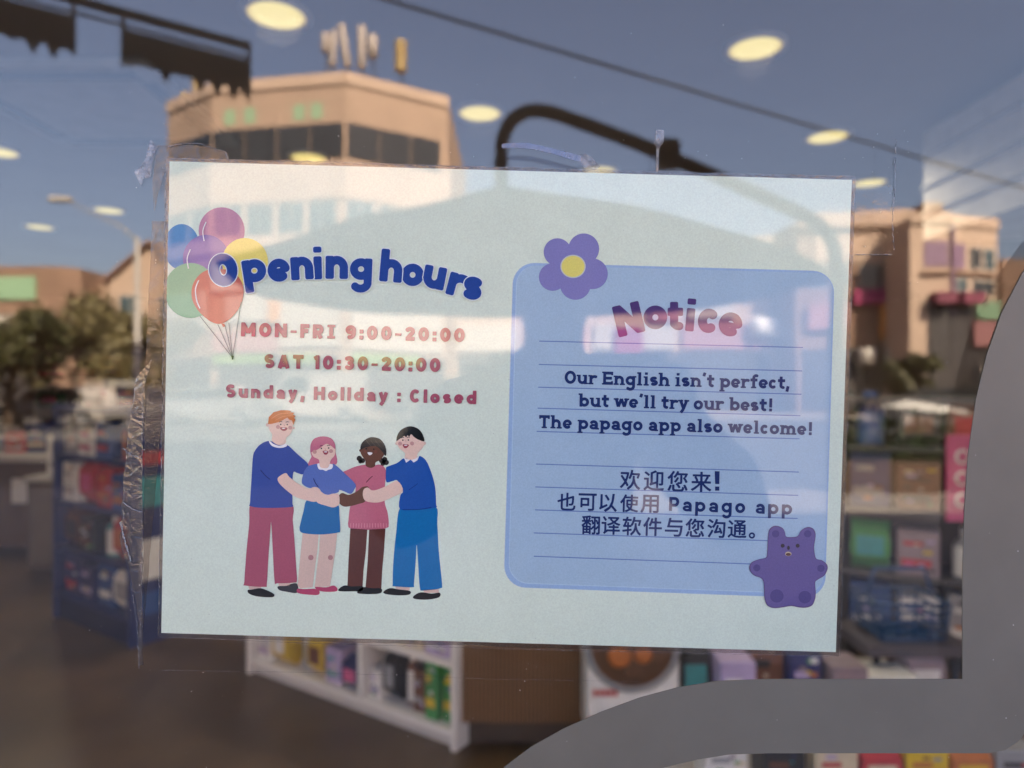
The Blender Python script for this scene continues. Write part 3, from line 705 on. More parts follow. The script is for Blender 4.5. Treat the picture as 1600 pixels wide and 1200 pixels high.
for _ in range(16):
    yq = rnd.uniform(600,1000); xa = 190+max(0,(yq-850)*.14); ridge(mb, [(xa+rnd.uniform(2,8),yq),(xa+rnd.uniform(10,16),yq+rnd.uniform(-5,5)),(min(222,xa+rnd.uniform(18,30)),yq+rnd.uniform(-7,7))], rnd.uniform(.00006,.00014), M_res, jit=1.2)
tag(mb.build('tape_residue'), 'crinkled folds and edge of the long tape strip left of the poster', 'tape')
mb = MB(); ridge(mb, [(1400,217),(1400,240)], .00012, M_res, jit=.7); ridge(mb, [(1399,245),(1399,268)], .00030, M_res, jit=.8); ridge(mb, [(1399,270),(1398,300),(1396,330),(1395,350),(1397,390)], .00018, M_res, jit=1.2)
ridge(mb, [(1336,397.5),(1394,398)], .00016, M_res, jit=.2)
tag(mb.build('tape_residue'), 'white dotted tape edge right of the upper right poster corner', 'tape')
mb = MB(); ridge(mb, [(250,1048),(500,1052),(760,1062),(1000,1066)], .00004, M_res, y=-.0003, jit=.2)
tag(mb.build('tape_residue'), 'thin long tape line on the glass below the poster', 'tape')
mb = MB(); ridge(mb, [(262,248),(500,252),(780,262),(1000,270),(1335,277)], .00010, M_res, jit=.8); ridge(mb, [(259,250),(255,500),(251,760),(247,990)], .00012, M_res, jit=.8); ridge(mb, [(262,996),(500,1006),(760,1013),(1000,1019),(1310,1026)], .00007, M_res, jit=.5)
ridge(mb, [(1337,280),(1325,660),(1313,1025)], .00006, M_res, jit=.4)
tag(mb.build('tape_residue'), 'rough glue bead following the whole rim of the poster', 'tape')
def scrap(pts, label, hgt=.0012):
    mb = MB(); cx = sum(p[0] for p in pts)/len(pts); cy_ = sum(p[1] for p in pts)/len(pts)
    ring = [W2(x,y,-.0004-rnd.uniform(0,hgt*.3)) for x,y in pts]; mid = [W2(cx+(x-cx)*.5+rnd.uniform(-2,2),cy_+(y-cy_)*.5+rnd.uniform(-2,2),-.0006-rnd.uniform(0,hgt)) for x,y in pts]
    n = len(pts); mb.add(ring+mid+[W2(cx,cy_,-.0006-hgt*.5)], [(i,(i+1)%n,n+(i+1)%n,n+i) for i in range(n)]+[(n+i,n+(i+1)%n,2*n) for i in range(n)], M_res)
    tag(mb.build('tape_scrap'), label, 'tape', 'crumpled tape scraps around the poster')
scrap([(234,218),(246,229),(239,248),(235,276),(225,278),(220,291),(209,268),(223,255),(230,240)], 'crumpled tape scrap at the upper left corner of the poster')
scrap([(905,241),(916,239),(926,247),(938,260),(930,266),(915,262),(906,254)], 'crumpled tape knot over the ceiling lamp above the poster middle')
scrap([(1025,202),(1038,203),(1037,222),(1030,231),(1029,268),(1025,268),(1026,232),(1023,222)], 'thin upright tape scrap above the poster right of the knot')
mb = MB(); M_streak = glassy('tape_streak', .06, (.62,.68,.82), .2, .3, 90, .34, (.5,.58,.76))
up = catmull([(784,224),(820,222),(860,230),(890,238),(908,243)],6,False); dn = catmull([(784,231),(820,231),(858,238),(888,247),(908,252)],6,False)
e = up+dn[::-1]
sheet('tape_scrap', e, -.0004, M_streak, 'pale curved tape sliver above the poster under the dark arch', 'tape', group='crumpled tape scraps around the poster')
mb = MB(); M_dust = pbr('dust', (.75,.74,.72), .9)
for _ in range(420):
    x, y = rnd.uniform(0,1600), rnd.uniform(0,1200)
    if rnd.random() < .5:   # more dust gathers round the tape
        x, y = rnd.choice([(rnd.gauss(225,25),rnd.uniform(200,1060)),(rnd.uniform(240,1400),rnd.gauss(235,22)),(rnd.gauss(1385,25),rnd.uniform(200,450)),(rnd.uniform(230,900),rnd.gauss(1050,45))])
    inside = 255 < x < 1335 and 250 < y < 1025
    r = rnd.choice([.25,.3,.35,.45,.6,.9]) * (1 if not inside else .6)
    yy = -.0018 if inside else -.0006
    a = rnd.uniform(0,3); p = [(x+r*math.cos(a+q)*rnd.uniform(.6,1.3),y+r*math.sin(a+q)*rnd.uniform(.6,1.3)) for q in (0,1.2,2.5,3.7,5)]
    mb.add([W2(px,py,yy) for px,py in p]+[W2(x,y,yy-.0002)], [(i,(i+1)%5,5) for i in range(5)], pbr('dark_speck',(.10,.10,.10),.9) if inside else M_dust)
tag(mb.build('dust_specks'), 'fine dust specks on the window glass and poster', 'dust', kind='stuff')

# ---------------------------------------------------------------- inside the shop
def IN(px, py, D): return Vector(((px-800)/F*D, D-.3, HC+(600-py)/F*D))     # a point D metres in front of the lens
M_lens = pbr('lamp_lens', (.8,.75,.6), .5, .0, 5, emit=(1,.78,.24), es=LAMP_E)
M_rim = pbr('lamp_rim', (.8,.7,.5), .5, .0, 5, emit=(1,.70,.22), es=LAMP_E*.72)
M_ring = pbr('lamp_ring', (.75,.74,.72), .5)
def downlight(loc, label):
    t = thing('ceiling_downlight', label, 'ceiling light', loc, 'round downlights in the shop ceiling')
    mb = MB(); x, y, z = loc
    mb.lathe([(.108,-.012),(.128,-.010),(.130,0),(.108,0)], loc, M_ring, 28, cap=False); mb.build('trim_ring', t)
    mb = MB(); mb.lathe([(.001,-.006),(.06,-.006),(.094,-.0045),(.094,0)], loc, M_lens, 28); mb.build('lens', t)
    mb = MB(); mb.lathe([(.0945,-.0045),(.107,-.004),(.107,0),(.0945,0)], loc, M_rim, 28, cap=False); mb.build('lens_rim', t)
    l = bpy.data.lights.new('lamp', 'SPOT'); l.energy = LAMP_W; l.spot_size = R(150); l.spot_blend = .8; l.color = (1,.84,.62); l.shadow_soft_size = .08
    lo = bpy.data.objects.new('lamp', l); lo.location = (x,y,z-.03); COL.objects.link(lo); lo.parent = t; lo.matrix_parent_inverse = Matrix.Translation(t.location).inverted()
for px, py, lb in ((432,22,'lit round ceiling lamp nearest the window at top left'),(1180,74,'lit round ceiling lamp at top right of centre'),
                   (750,176,'lit round ceiling lamp just left of the dark parasol arch'),(1293,213,'lit round ceiling lamp above the upper right poster corner'),
                   (482,246,'lit round ceiling lamp half hidden by the poster below the tan building'),(936,267,'lit round ceiling lamp peeping over the poster top at its middle'),
                   (1358,285,'orange lit round ceiling lamp touching the upper right poster corner'),(170,328,'small far ceiling lamp left of the poster, right of a pair'),
                   (62,354,'small far ceiling lamp left of the poster, lowest of all'),(-4,236,'lit ceiling lamp cut by the left edge of the photo')):
    D = 1.4*F/(600-py); p = IN(px,py,D); downlight((p.x,p.y,2.82), lb)
# cassette air conditioner and duct
t = thing('ceiling_air_conditioner', 'square white ceiling air conditioner panel at upper left', 'air conditioner', (-2.05,3.1,2.82))
M_ac = pbr('air_conditioner_plastic',(.42,.42,.43),.5); M_slot = pbr('slot_dark',(.06,.08,.11),.6)
mb = MB(); mb.rbox((-2.55,2.6,2.775),(-1.55,3.6,2.82),M_ac,.02); mb.build('panel', t)
mb = MB()
for a in ((-2.46,2.66,-1.64,2.73),(-2.46,3.47,-1.64,3.54),(-2.50,2.76,-2.43,3.44),(-1.67,2.76,-1.60,3.44)): mb.box((a[0],a[1],2.768),(a[2],a[3],2.773),M_slot)
mb.build('air_slot', t)
t = thing('ceiling_duct', 'pale boxed duct under the ceiling at the right edge', 'duct', (2.4,2.6,2.2))
mb = MB(); mb.box((2.17,1.6,2.18),(2.75,3.30,2.74),pbr('duct_white',(.62,.60,.58),.6)); mb.build('casing', t)
mb = MB()
for z in (2.30,2.44,2.60): mb.box((2.155,1.6,z),(2.168,3.30,z+.02),pbr('duct_seam',(.35,.34,.33),.6))
mb.build('seam', t)

PAL = {'red':(.42,.04,.05),'white':(.66,.64,.63),'blue':(.03,.08,.25),'teal':(.05,.28,.30),'navy':(.02,.03,.13),'yellow':(.62,.42,.03),'green':(.05,.24,.07),
       'brown':(.14,.055,.03),'pink':(.55,.10,.24),'mauve':(.25,.19,.22),'orange':(.45,.15,.05),'lilac':(.42,.34,.55),'black':(.02,.02,.022),'cream':(.60,.50,.36),'grey':(.28,.28,.30)}
def pm(c): return pbr('pack_'+c, PAL[c], .35, .1, 20)
def pack(base, ux, uy, w_, d_, h, c1, c2, label, cat='box', group=None, style=0):
    """printed carton, jar or pouch standing at base; ux along the shelf, uy away from the viewer"""
    M = Matrix((( ux.x,uy.x,0,base.x),(ux.y,uy.y,0,base.y),(0,0,1,base.z),(0,0,0,1)))
    mb = MB()
    if style == 0:
        mb.rbox((-w_/2,0,0),(w_/2,d_,h),pm(c1),.004,M)
        mb.box((-w_*.42,-.002,h*.20),(w_*.30,-.0005,h*.36),pm(c2),M); mb.box((-w_*.36,-.002,h*.66),(w_*.10,-.0005,h*.76),pm(c2),M)
        for _ in range(rnd.randint(6,10)):
            c3 = rnd.choice(list(PAL)); a, z = rnd.uniform(-.38,.22)*w_, rnd.uniform(.06,.88)*h; e_ = rnd.uniform(.05,.16)
            mb.box((a,-.0035-.0004*_,z),(a+e_*w_*1.6,-.0022,min(h*.97,z+e_*h*.5)),pm(c3),M)
    elif style == 1:
        n = 14; prof = [(.5,0),(.5,.05),(.5,.62),(.42,.72),(.26,.78),(.26,.98),(.24,1)]
        vs = []
        for r, z in prof:
            for k in range(n): a = 2*math.pi*k/n; vs.append(M @ Vector((r*w_*math.cos(a), d_/2+r*w_*math.sin(a), z*h)))
        for i in range(len(prof)-1):
            mb.add(vs[i*n:(i+2)*n], [(k,(k+1)%n,n+(k+1)%n,n+k) for k in range(n)], pm(c2) if i in (1,4,5) else pm(c1), True)
        mb.add(vs[-n:], [tuple(range(n))], pm(c2))
    else:
        f = [(-.5,0),(.5,0),(.47,.25),(.5,.5),(.46,.8),(.5,1),(-.5,1),(-.46,.8),(-.5,.5),(-.47,.25)]
        vs = [M @ Vector((x*w_,0 if .1 < z < .9 else d_*.4,z*h)) for x,z in f]+[M @ Vector((x*w_,d_ if .1 < z < .9 else d_*.6,z*h)) for x,z in f]
        mb.add(vs, [tuple(range(10)),tuple(range(19,9,-1))]+[(i,10+i,10+(i+1)%10,(i+1)%10) for i in range(10)], pm(c1))
        mb.box((-w_*.34,-.003,h*.3),(w_*.34,-.001,h*.7),pm(c2),M)
    return tag(mb.build('product_pouch' if style == 2 else 'product_bottle' if style == 1 else 'product_carton'), label, cat, group)
def shelving(name, label, cat, A, B, depth, height, levels, mat, mat2, closed_side=True, divs=()):
    """open shelf between floor points A (left) and B (right) as seen from outside"""
    A, B = Vector(A), Vector(B); u = (B-A); L = u.length; u.normalize(); v = Vector((-u.y,u.x,0))
    if v.y < 0: v = -v
    t = thing(name, label, cat, tuple(A))
    M = Matrix(((u.x,v.x,0,A.x),(u.y,v.y,0,A.y),(0,0,1,0),(0,0,0,1)))
    for a in (0, L-.025):
        mb = MB(); mb.box((a,0,0),(a+.025,depth,height),mat,M); mb.build('side_panel', t)
    mb = MB(); mb.box((.026,depth-.02,0),(L-.026,depth,height),mat2,M); mb.build('back_panel', t)
    for z in levels:
        mb = MB(); mb.box((.026,.004,z-.025),(L-.026,depth-.021,z),mat,M); mb.build('shelf', t)
    mb = MB(); mb.box((.026,.03,0),(L-.026,.05,levels[0]-.026),mat2,M); mb.build('plinth', t)
    for d in divs:
        mb = MB(); mb.box((d-.012,.002,levels[0]+.001),(d+.012,depth-.022,levels[-1]-.03),mat,M); mb.build('divider', t)
    return u, v, L
ordn = ['bottom','second','third','fourth','fifth','sixth']
pos = ['far left','left of middle','middle','right of middle','far right','sixth along','seventh along','eighth along','ninth along','tenth along']
def fill(A, u, v, L, levels, rows, what, hs, group, x0=.04, x1=None):
    x1 = L-.04 if x1 is None else x1
    for li, (z, row) in enumerate(zip(levels, rows)):
        n = len(row); wd = (x1-x0)/n
        for i, spec in enumerate(row):
            c1, c2, st, hk = spec
            base = Vector(A)+u*(x0+wd*(i+.5))+v*rnd.uniform(.02,.05); base.z = z+.002
            nm = ('carton','bottle','pouch')[st]
            pack(base, u, v, wd*(.86 if st != 1 else .62), .14, hs*hk, c1, c2, '%s and %s %s, %s shelf of %s, %s' % (c1, c2, nm, ordn[li], what, pos[i]), nm, group, st)
M_sw = pbr('shelf_white',(.70,.66,.64),.5,.04); M_sb = pbr('shelf_back',(.5,.47,.46),.6,.05)
# white low shelf below the poster
D1, D2 = HC*F/(1176-600), HC*F/(1052-600)
B_ = Vector(((712-800)/F*D1, D1-.3, 0)); A_ = Vector(((385-800)/F*D2, D2-.3, 0))
u, v, L = shelving('white_shelf_unit','white shelf unit with yellow and green goods below the poster','shelf',A_,B_,.34,1.05,[.075,.34,.70,1.04],M_sw,M_sb,divs=(.78,))
fill(A_,u,v,.78,[.075,.34],[[('white','lilac',0,.8),('yellow','white',2,.95),('white','grey',1,.9),('yellow','brown',2,.9),('lilac','teal',0,.7),('navy','pink',2,.6)],[('grey','white',0,.9),('cream','red',0,.8),('yellow','green',2,.9),('white','blue',0,.8)]],'the white unit left bay',.22,'goods in the white shelf unit',x1=.75)
fill(A_,u,v,L,[.075,.34],[[('white','lilac',0,.55),('black','grey',2,1.0),('brown','white',1,1.0),('brown','grey',0,.75),('green','yellow',0,1.0),('green','yellow',0,1.0)],[('white','red',0,.5),('cream','brown',0,.5),('lilac','white',0,.5)]],'the white unit right bay',.225,'goods in the white shelf unit',x0=.80,x1=L-.03)
# blue display stand at left
Da, Db = HC*F/(965-600), HC*F/(1015-600)
A_ = Vector(((82-800)/F*Da, Da-.3, 0)); B_ = Vector(((202-800)/F*Db, Db-.3, 0))
M_bl = pbr('display_blue',(.016,.026,.11),.4,.1); M_bl2 = pbr('display_navy',(.016,.02,.06),.5,.1)
u, v, L = shelving('blue_display_stand','dark blue display stand packed with bright goods left of the poster','display stand',A_,B_,.52,1.30,[.16,.44,.72,1.00,1.28],M_bl,M_bl2)
fill(A_,u,v,L,[.16,.44,.72,1.00],[[('navy','red',0,.9),('navy','lilac',0,.8),('blue','white',0,.9),('white','grey',2,.95)],[('brown','black',2,.9),('black','brown',0,.8),('teal','white',1,.95),('red','orange',2,1.0)],[('white','grey',0,.9),('red','pink',2,1.0),('red','orange',0,.9),('blue','orange',0,.8)],[('grey','white',0,.9),('white','pink',0,.7),('blue','red',0,.8),('red','orange',1,.9)]],'the blue stand',.25,'goods on the blue display stand')
sp = Vector(B_)+v*.26+u*.001; st = [o for o in COL.objects if o.name.startswith('blue_display_stand')][0]
for z, h, c in ((.35,.22,'white'),(.98,.07,'red'),(.16,.12,'blue'),(.75,.16,'teal')):
    M = Matrix(((v.x,u.x,0,sp.x),(v.y,u.y,0,sp.y),(0,0,1,0),(0,0,0,1))); mb = MB(); mb.box((-.20,0,z),(.18 if c != 'white' else .05,.003,z+h),pm(c),M); mb.build('side_print', st)
pack(Vector(A_)+u*.2+v*.15+Vector((0,0,1.283)),u,v,.3,.2,.16,'white','grey','white carton on top of the blue display stand, left one','carton','cartons on top of the blue display stand')
pack(Vector(A_)+u*.62+v*.15+Vector((0,0,1.283)),u,v,.34,.2,.12,'navy','red','navy and red carton on top of the blue display stand','carton','cartons on top of the blue display stand')
# brown ribbed counter below the poster
t = thing('ribbed_counter','brown counter with fine vertical ribs below the poster middle','counter',(.03,2.36,0))
xl, xr = (714-800)/F*2.66, (914-800)/F*2.66
mb = MB(); M_br = pbr('brown_board',(.185,.102,.056),.6,.12,4); mb.box((xl,2.372,.10),(xr,2.95,.80),M_br)
nr = 31; M_gr = pbr('painted_groove_shade',(.06,.032,.018),.7)  # groove shade put into a darker copy of the board brown
for k in range(nr):
    a = xl+(xr-xl)*k/nr; q = (xr-xl)/nr; mb.box((a+q*.18,2.360,.10),(a+q*.82,2.3718,.80),M_br)
    mb.box((a+q*.82,2.370,.10),(min(a+q*1.18,xr),2.3717,.80),M_gr)
mb.build('ribbed_body', t)
mb = MB(); mb.box((xl-.02,2.35,.802),(xr+.02,2.97,.83),pbr('counter_top',(.45,.42,.40),.4)); mb.build('counter_top', t)
mb = MB(); mb.box((xl+.01,2.40,0),(xr-.01,2.93,.098),pbr('counter_base',(.05,.035,.03),.6)); mb.build('plinth', t)
# low platform with boxes right of the counter
t = thing('display_platform','low grey display platform behind the grey vinyl band','platform',(1.0,2.3,0))
mb = MB(); mb.rbox((.32,1.75,.045),(1.75,2.9,.14),pbr('platform_grey',(.35,.33,.33),.5),.01); mb.build('deck', t)
mb = MB(); mb.box((.36,1.80,0),(1.70,2.85,.043),pbr('platform_base',(.10,.09,.09),.6)); mb.build('plinth', t)
X, Y = Vector((1,0,0)), Vector((0,1,0))
t = thing('food_box','white and red carton with an orange bowl picture below the poster','carton',(.46,2.16,.142))
mb = MB(); mb.rbox((.27,2.15,.142),(.60,2.36,.66),pm('white'),.006); mb.build('carton_body', t)
mb = MB(); mb.box((.272,2.146,.15),(.43,2.1485,.225),pm('red')); mb.build('red_band', t)
mb = MB()
for k in range(5): mb.box((.29+.019*k,2.146,.30),(.303+.019*k,2.1485,.325),pm('red'))
mb.build('red_lettering', t)
mb = MB(); mb.lathe([(.150,-.004),(.172,-.004),(.172,-.001),(.150,-.001)],(.432,2.1485,.485),pm('grey'),36,'Y',cap=False); mb.lathe([(.001,-.003),(.149,-.003),(.149,-.001)],(.432,2.1485,.485),pbr('soup',(.16,.09,.06),.4),36,'Y')
for x, z, r in ((.385,.445,.045),(.47,.45,.035),(.43,.53,.05)): mb.lathe([(.001,-.006),(r*.7,-.006),(r,-.0035)],(x,2.1485,z),pm('orange'),16,'Y')
mb.build('bowl_picture', t)
rowspec = [(.70,2.3,.12,.30,'black','teal',2),(.83,2.2,.13,.26,'lilac','white',0),(.97,2.3,.13,.30,'brown','black',0),(1.10,2.25,.12,.27,'navy','lilac',0),(1.24,2.2,.13,.24,'mauve','grey',0),(1.40,2.2,.20,.20,'white','grey',0),(1.58,2.3,.15,.27,'mauve','white',2)]
for i, (x, y, w_, h, c1, c2, st_) in enumerate(rowspec):
    pack(Vector((x,y,.142)),X,Y,w_,.15,h,c1,c2,'%s and %s pack, back row of the low platform, %s' % (c1,c2,pos[i]),'pack','packs on the low platform',st_)
for i, (x, c1, c2, st_) in enumerate([(.66,'white','grey',0),(.84,'black','brown',0),(1.0,'cream','red',0),(1.14,'red','cream',2),(1.28,'yellow','orange',0),(1.42,'orange','yellow',2),(1.56,'grey','black',0)]):
    pack(Vector((x,1.80,.142)),X,Y,.13,.12,.15 if i else .17,c1,c2,'%s and %s pack, front row of the low platform, %s' % (c1,c2,pos[i]),'pack','packs on the low platform',st_)
# gondola at the right with mixed goods
A_ = Vector((1.72,3.3,0)); B_ = Vector((2.75,2.75,0))
u, v, L = shelving('grey_gondola','grey shelf gondola with mixed goods right of the poster','shelf',A_,B_,.40,1.36,[.12,.45,.78,1.10,1.35],pbr('gondola_grey',(.07,.065,.065),.5),pbr('gondola_back',(.04,.035,.033),.6))
fill(A_,u,v,L,[.12,.45,.78,1.10],[[('blue','white',0,.9),('white','blue',0,.8),('grey','white',0,.9),('white','black',0,.9),('teal','white',2,.9)],[('green','teal',2,.9),('mauve','red',0,.8),('grey','white',1,.9),('white','teal',0,.8),('grey','black',0,.9)],[('navy','grey',0,1.),('brown','black',0,.8),('green','brown',2,.8),('cream','brown',0,.9),('pink','white',0,1.)],[('navy','blue',1,1.),('black','brown',2,.8),('brown','red',2,.8),('red','brown',0,.7),('green','brown',0,.8)]],'the grey gondola',.28,'goods on the grey gondola')
t = thing('price_board','pink price board with white marks beside the grey band','sign',(2.2,2.6,1.0))
p0, p1 = IN(1482,815,3.0), IN(1575,680,3.0); mb = MB(); mb.box((p0.x,p0.y,p0.z),(p1.x,p0.y+.02,p1.z),pm('pink')); mb.build('board', t)
mb = MB()
for z in (.25,.5,.75): mb.lathe([(.022,-.004),(.034,-.004),(.034,-.001),(.022,-.001)],(p0.x+.06,p0.y-.001,p0.z+(p1.z-p0.z)*z),pm('white'),16,'Y',cap=False)
mb.build('printed_mark', t)
mb = MB(); mb.tube([(p0.x+.2,p0.y+.03,0),(p0.x+.2,p0.y+.03,p1.z)],.012,M_frame,8); mb.build('stand', t)
t = thing('shopping_basket','blue shopping basket on the floor right of the poster','basket',(1.35,1.95,.142))
c = IN(1405,985,2.75); mb = MB(); M_bk = pbr('basket_blue',(.012,.05,.14),.4)
cx, cy_, cz = c.x, c.y, c.z
for i in range(5):
    z = cz+i*.035; g = 1+i*.03; w_, d_ = .12*g, .10*g
    ring = [(cx-w_,cy_-d_,z),(cx+w_,cy_-d_,z),(cx+w_,cy_+d_,z),(cx-w_,cy_+d_,z),(cx-w_,cy_-d_,z)]; mb.tube(ring,.007,M_bk,6)
for sx in (-1,-.5,0,.5,1):
    for sy in (-1,1): mb.tube([(cx+.12*sx,cy_+.10*sy,cz),(cx+.134*sx,cy_+.112*sy,cz+.14)],.005,M_bk,6)
mb.box((cx-.12,cy_-.10,cz-.006),(cx+.12,cy_+.10,cz),M_bk); mb.build('basket_body', t)
mb = MB(); mb.tube([(cx-.132,cy_,cz+.14),(cx-.10,cy_,cz+.25),(cx+.10,cy_,cz+.25),(cx+.132,cy_,cz+.14)],.009,M_bk,8); mb.build('handle', t)
t['label'] = 'blue wire shopping basket on a stool right of the poster'
st = thing('basket_stool','dark stool under the blue shopping basket','stool',(cx,cy_,0))
mb = MB(); mb.box((cx-.2,cy_-.15,cz-.05),(cx+.2,cy_+.15,cz-.008),pbr('stool_dark',(.06,.05,.06),.5)); mb.build('seat', st)
for sx in (-1,1):
    for sy in (-1,1):
        mb = MB(); mb.tube([(cx+.17*sx,cy_+.12*sy,0),(cx+.15*sx,cy_+.11*sy,cz-.051)],.014,M_frame,8); mb.build('leg', st)
# far counter at left
Dc = HC*F/270; x0, x1 = (-40-800)/F*Dc, (96-800)/F*Dc; y0 = Dc-.3
t = thing('checkout_counter','dark brown checkout counter at the far left','counter',(x0,y0,0))
mb = MB(); mb.box((x0,y0,.08),(x1,y0+.6,.78),pbr('counter_brown',(.11,.07,.05),.6,.15)); mb.build('front', t)
mb = MB(); mb.box((x0-.03,y0-.03,.782),(x1+.03,y0+.65,.83),pbr('counter_pale',(.45,.42,.40),.4)); mb.build('counter_top', t)
for px in (32,79):
    p = IN(px,765,Dc-.01); mb = MB(); mb.box((p.x-.07,p.y-.006,p.z-.11),(p.x+.07,p.y,p.z+.09),pm('white')); mb.build('price_tag', t)
for i, (px, c1, c2, h) in enumerate([(-10,'grey','white',.22),(25,'red','white',.16),(58,'navy','cream',.24),(90,'cream','red',.15)]):
    p = IN(px,720,Dc+.25); pack(Vector((p.x,p.y,.832)),X,Y,.2,.2,h,c1,c2,'%s and %s carton on the checkout counter, %s' % (c1,c2,pos[i]),'carton','cartons on the checkout counter')
t = thing('bargain_cabinet','low grey brown cabinet with stacked cartons behind the blue stand','cabinet',(-3.1,5.0,0))
mb = MB(); mb.rbox((-3.58,4.68,.70),(-2.47,5.42,.74),pbr('cabinet_top',(.30,.28,.27),.5),.01); mb.build('top', t)
mb = MB(); mb.box((-3.55,4.70,.06),(-2.5,5.4,.698),pbr('cabinet_body',(.09,.07,.055),.6)); mb.build('cabinet_body', t)
for sx in (-3.28,-2.77):
    mb = MB(); mb.box((sx-.24,4.685,.10),(sx+.24,4.699,.66),pbr('cabinet_door',(.12,.095,.075),.5)); d_ = mb.build('door', t); mb = MB(); mb.tube([(sx+.15,4.675,.45),(sx+.15,4.675,.55)],.008,M_frame,6); mb.build('handle', d_)
for i, (x, c1, c2, h) in enumerate([(-3.35,'white','grey',.28),(-3.05,'grey','white',.36),(-2.75,'cream','orange',.26)]):
    pack(Vector((x,4.8,.742)),X,Y,.25,.25,h,c1,c2,'%s and %s carton on the grey brown cabinet, %s' % (c1,c2,pos[i]),'carton','cartons on the grey brown cabinet')
# shelves along the back wall
A_ = Vector((-7.5,10.4,0)); B_ = Vector((5.5,10.4,0))
u, v, L = shelving('wall_shelf','long pale shelf along the back wall of the shop','shelf',A_,B_,.4,2.0,[.15,.6,1.05,1.5,1.98],M_sw,M_sb)
cs = list(PAL); rows = [[(rnd.choice(cs),rnd.choice(cs),rnd.choice((0,0,1,2)),rnd.uniform(.6,1)) for _ in range(26)] for _ in range(4)]
for li, z in enumerate([.15,.6,1.05,1.5]):
    for i, (c1,c2,s_,hk) in enumerate(rows[li]):
        if c1 == c2: c2 = 'white' if c1 != 'white' else 'red'
        nm = ('carton','bottle','pouch')[s_]
        pack(Vector((-7.3+i*.5,10.44,z+.002)),X,Y,.36,.2,.36*hk,c1,c2,'%s and %s %s, %s back wall shelf, place %d from left' % (c1,c2,nm,ordn[li],i+1),nm,'goods on the back wall shelf',s_)

exec_street = True
# ---------------------------------------------------------------- the street that the window mirrors (y < 0)
def OUT(px, py, D): return Vector(((px-800)/F*D, -(D-.3), HC+(600-py)/F*D))   # a point whose mirror image lies D metres away
M_beige = pbr('tan_cladding',(.40,.285,.21),.8,.10,.6); M_beige2 = pbr('pale_cladding',(.50,.37,.28),.8,.10,.6); M_brownw = pbr('brown_cladding',(.26,.165,.115),.8,.12,.6)
M_win = pbr('dark_glass',(.03,.035,.04),.12,.2,.8,spec=.6); M_winb = pbr('blue_glass',(.05,.085,.10),.12,.2,.8,spec=.6); M_winp = pbr('purple_panel',(.25,.16,.24),.5)
M_sign = pbr('sign_white',(.50,.46,.41),.5,.05); M_lime = pbr('sign_lime',(.20,.33,.08),.5); M_mag = pbr('sign_magenta',(.30,.03,.11),.5); M_or = pbr('sign_orange',(.65,.28,.06),.5)
M_pinks = pbr('sign_pink',(.42,.20,.20),.5); M_grn = pbr('sign_green',(.28,.45,.28),.5); M_mar = pbr('maroon_awning',(.18,.04,.07),.7); M_drk = pbr('shop_dark',(.05,.045,.045),.5); M_roofc = pbr('roof_concrete',(.35,.33,.31),.9)
class Fac:
    """one facade: A left, B right as mirrored, outward normal towards the shop"""
    def __init__(s, A, B): s.A = Vector((A[0],-(A[1]-.3),0)); s.B = Vector((B[0],-(B[1]-.3),0)); s.u = (s.B-s.A).normalized(); s.L = (s.B-s.A).length; s.n = Vector((-s.u.y,s.u.x,0))
    def M(s): return Matrix(((s.u.x,s.n.x,0,s.A.x),(s.u.y,s.n.y,0,s.A.y),(0,0,1,0),(0,0,0,1)))
    def box(s, mb, u0, u1, z0, z1, d, mat, back=-.02): mb.box((u0*s.L,back,z0),(u1*s.L,d,z1),mat,s.M())
    def window(s, t, u0, u1, z0, z1, mat=None, fm=None):
        mb = MB(); s.box(mb, u0,u1,z0,z1,.03,fm or M_sign,-.01); f = mb.build('window', t)
        mb = MB(); e = .05/s.L; s.box(mb, u0+e,(u0+u1)/2-e/2,z0+.05,z1-.05,.045,mat or M_win,.032); s.box(mb,(u0+u1)/2+e/2,u1-e,z0+.05,z1-.05,.045,mat or M_win,.032); mb.build('pane', f)
    def part(s, t, name, u0, u1, z0, z1, d, mat, back=.002):
        mb = MB(); s.box(mb, u0,u1,z0,z1,d,mat,back); return mb.build(name, t)
def block(name, label, pts, h, mat, cat='building', depth=12, roof=.5):
    t = thing(name, label, cat, ((pts[0][0]+pts[-1][0])/2, -(pts[0][1]-.3), 0))
    poly = [(x,-(D-.3)) for x, D in pts]+[(pts[-1][0],-(pts[-1][1]-.3)-depth),(pts[0][0],-(pts[0][1]-.3)-depth)]
    ar = sum(poly[i-1][0]*poly[i][1]-poly[i][0]*poly[i-1][1] for i in range(len(poly)))
    if ar < 0: poly = poly[::-1]
    mb = MB(); mb.prism(poly,-.14,h,mat); mb.build('wall', t)
    return t, [Fac(pts[i],pts[i+1]) for i in range(len(pts)-1)]
# tan corner building
pts = [(-17.9,35.5),(-14.6,33.2),(-7.8,32.0),(-3.26,34.8)]
t, fs = block('office_building','tan corner office block with antennas mirrored above the poster',pts,15.9,M_beige)
B1 = t
for i, f in enumerate(fs):
    f.part(t,'parapet_band',0,1,15.5,16.05,.10,M_beige2); f.part(t,'spandrel',0,1,10.05,11.95,.08,M_beige2); f.part(t,'spandrel',0,1,7.75,8.5,.08,M_beige2)
    n = (2,4,3)[i]
    for zz, m_ in ((12.0,M_win),(8.53,M_winb)):
        for k in range(n):
            e0, e1 = ((.06,.99),(.012,.988),(.015,.92))[i]; u0 = e0+(e1-e0)*k/n; u1 = e0+(e1-e0)*(k+1)/n-(.008 if zz > 10 else .035)
            f.window(t,u0,u1,zz+.03,zz+(1.7 if zz > 10 else 1.45),m_,M_win if zz > 10 else M_sign)
    f.part(t,'shopfront',.05,.95,.1,2.7,.04,M_drk)
f = fs[1]
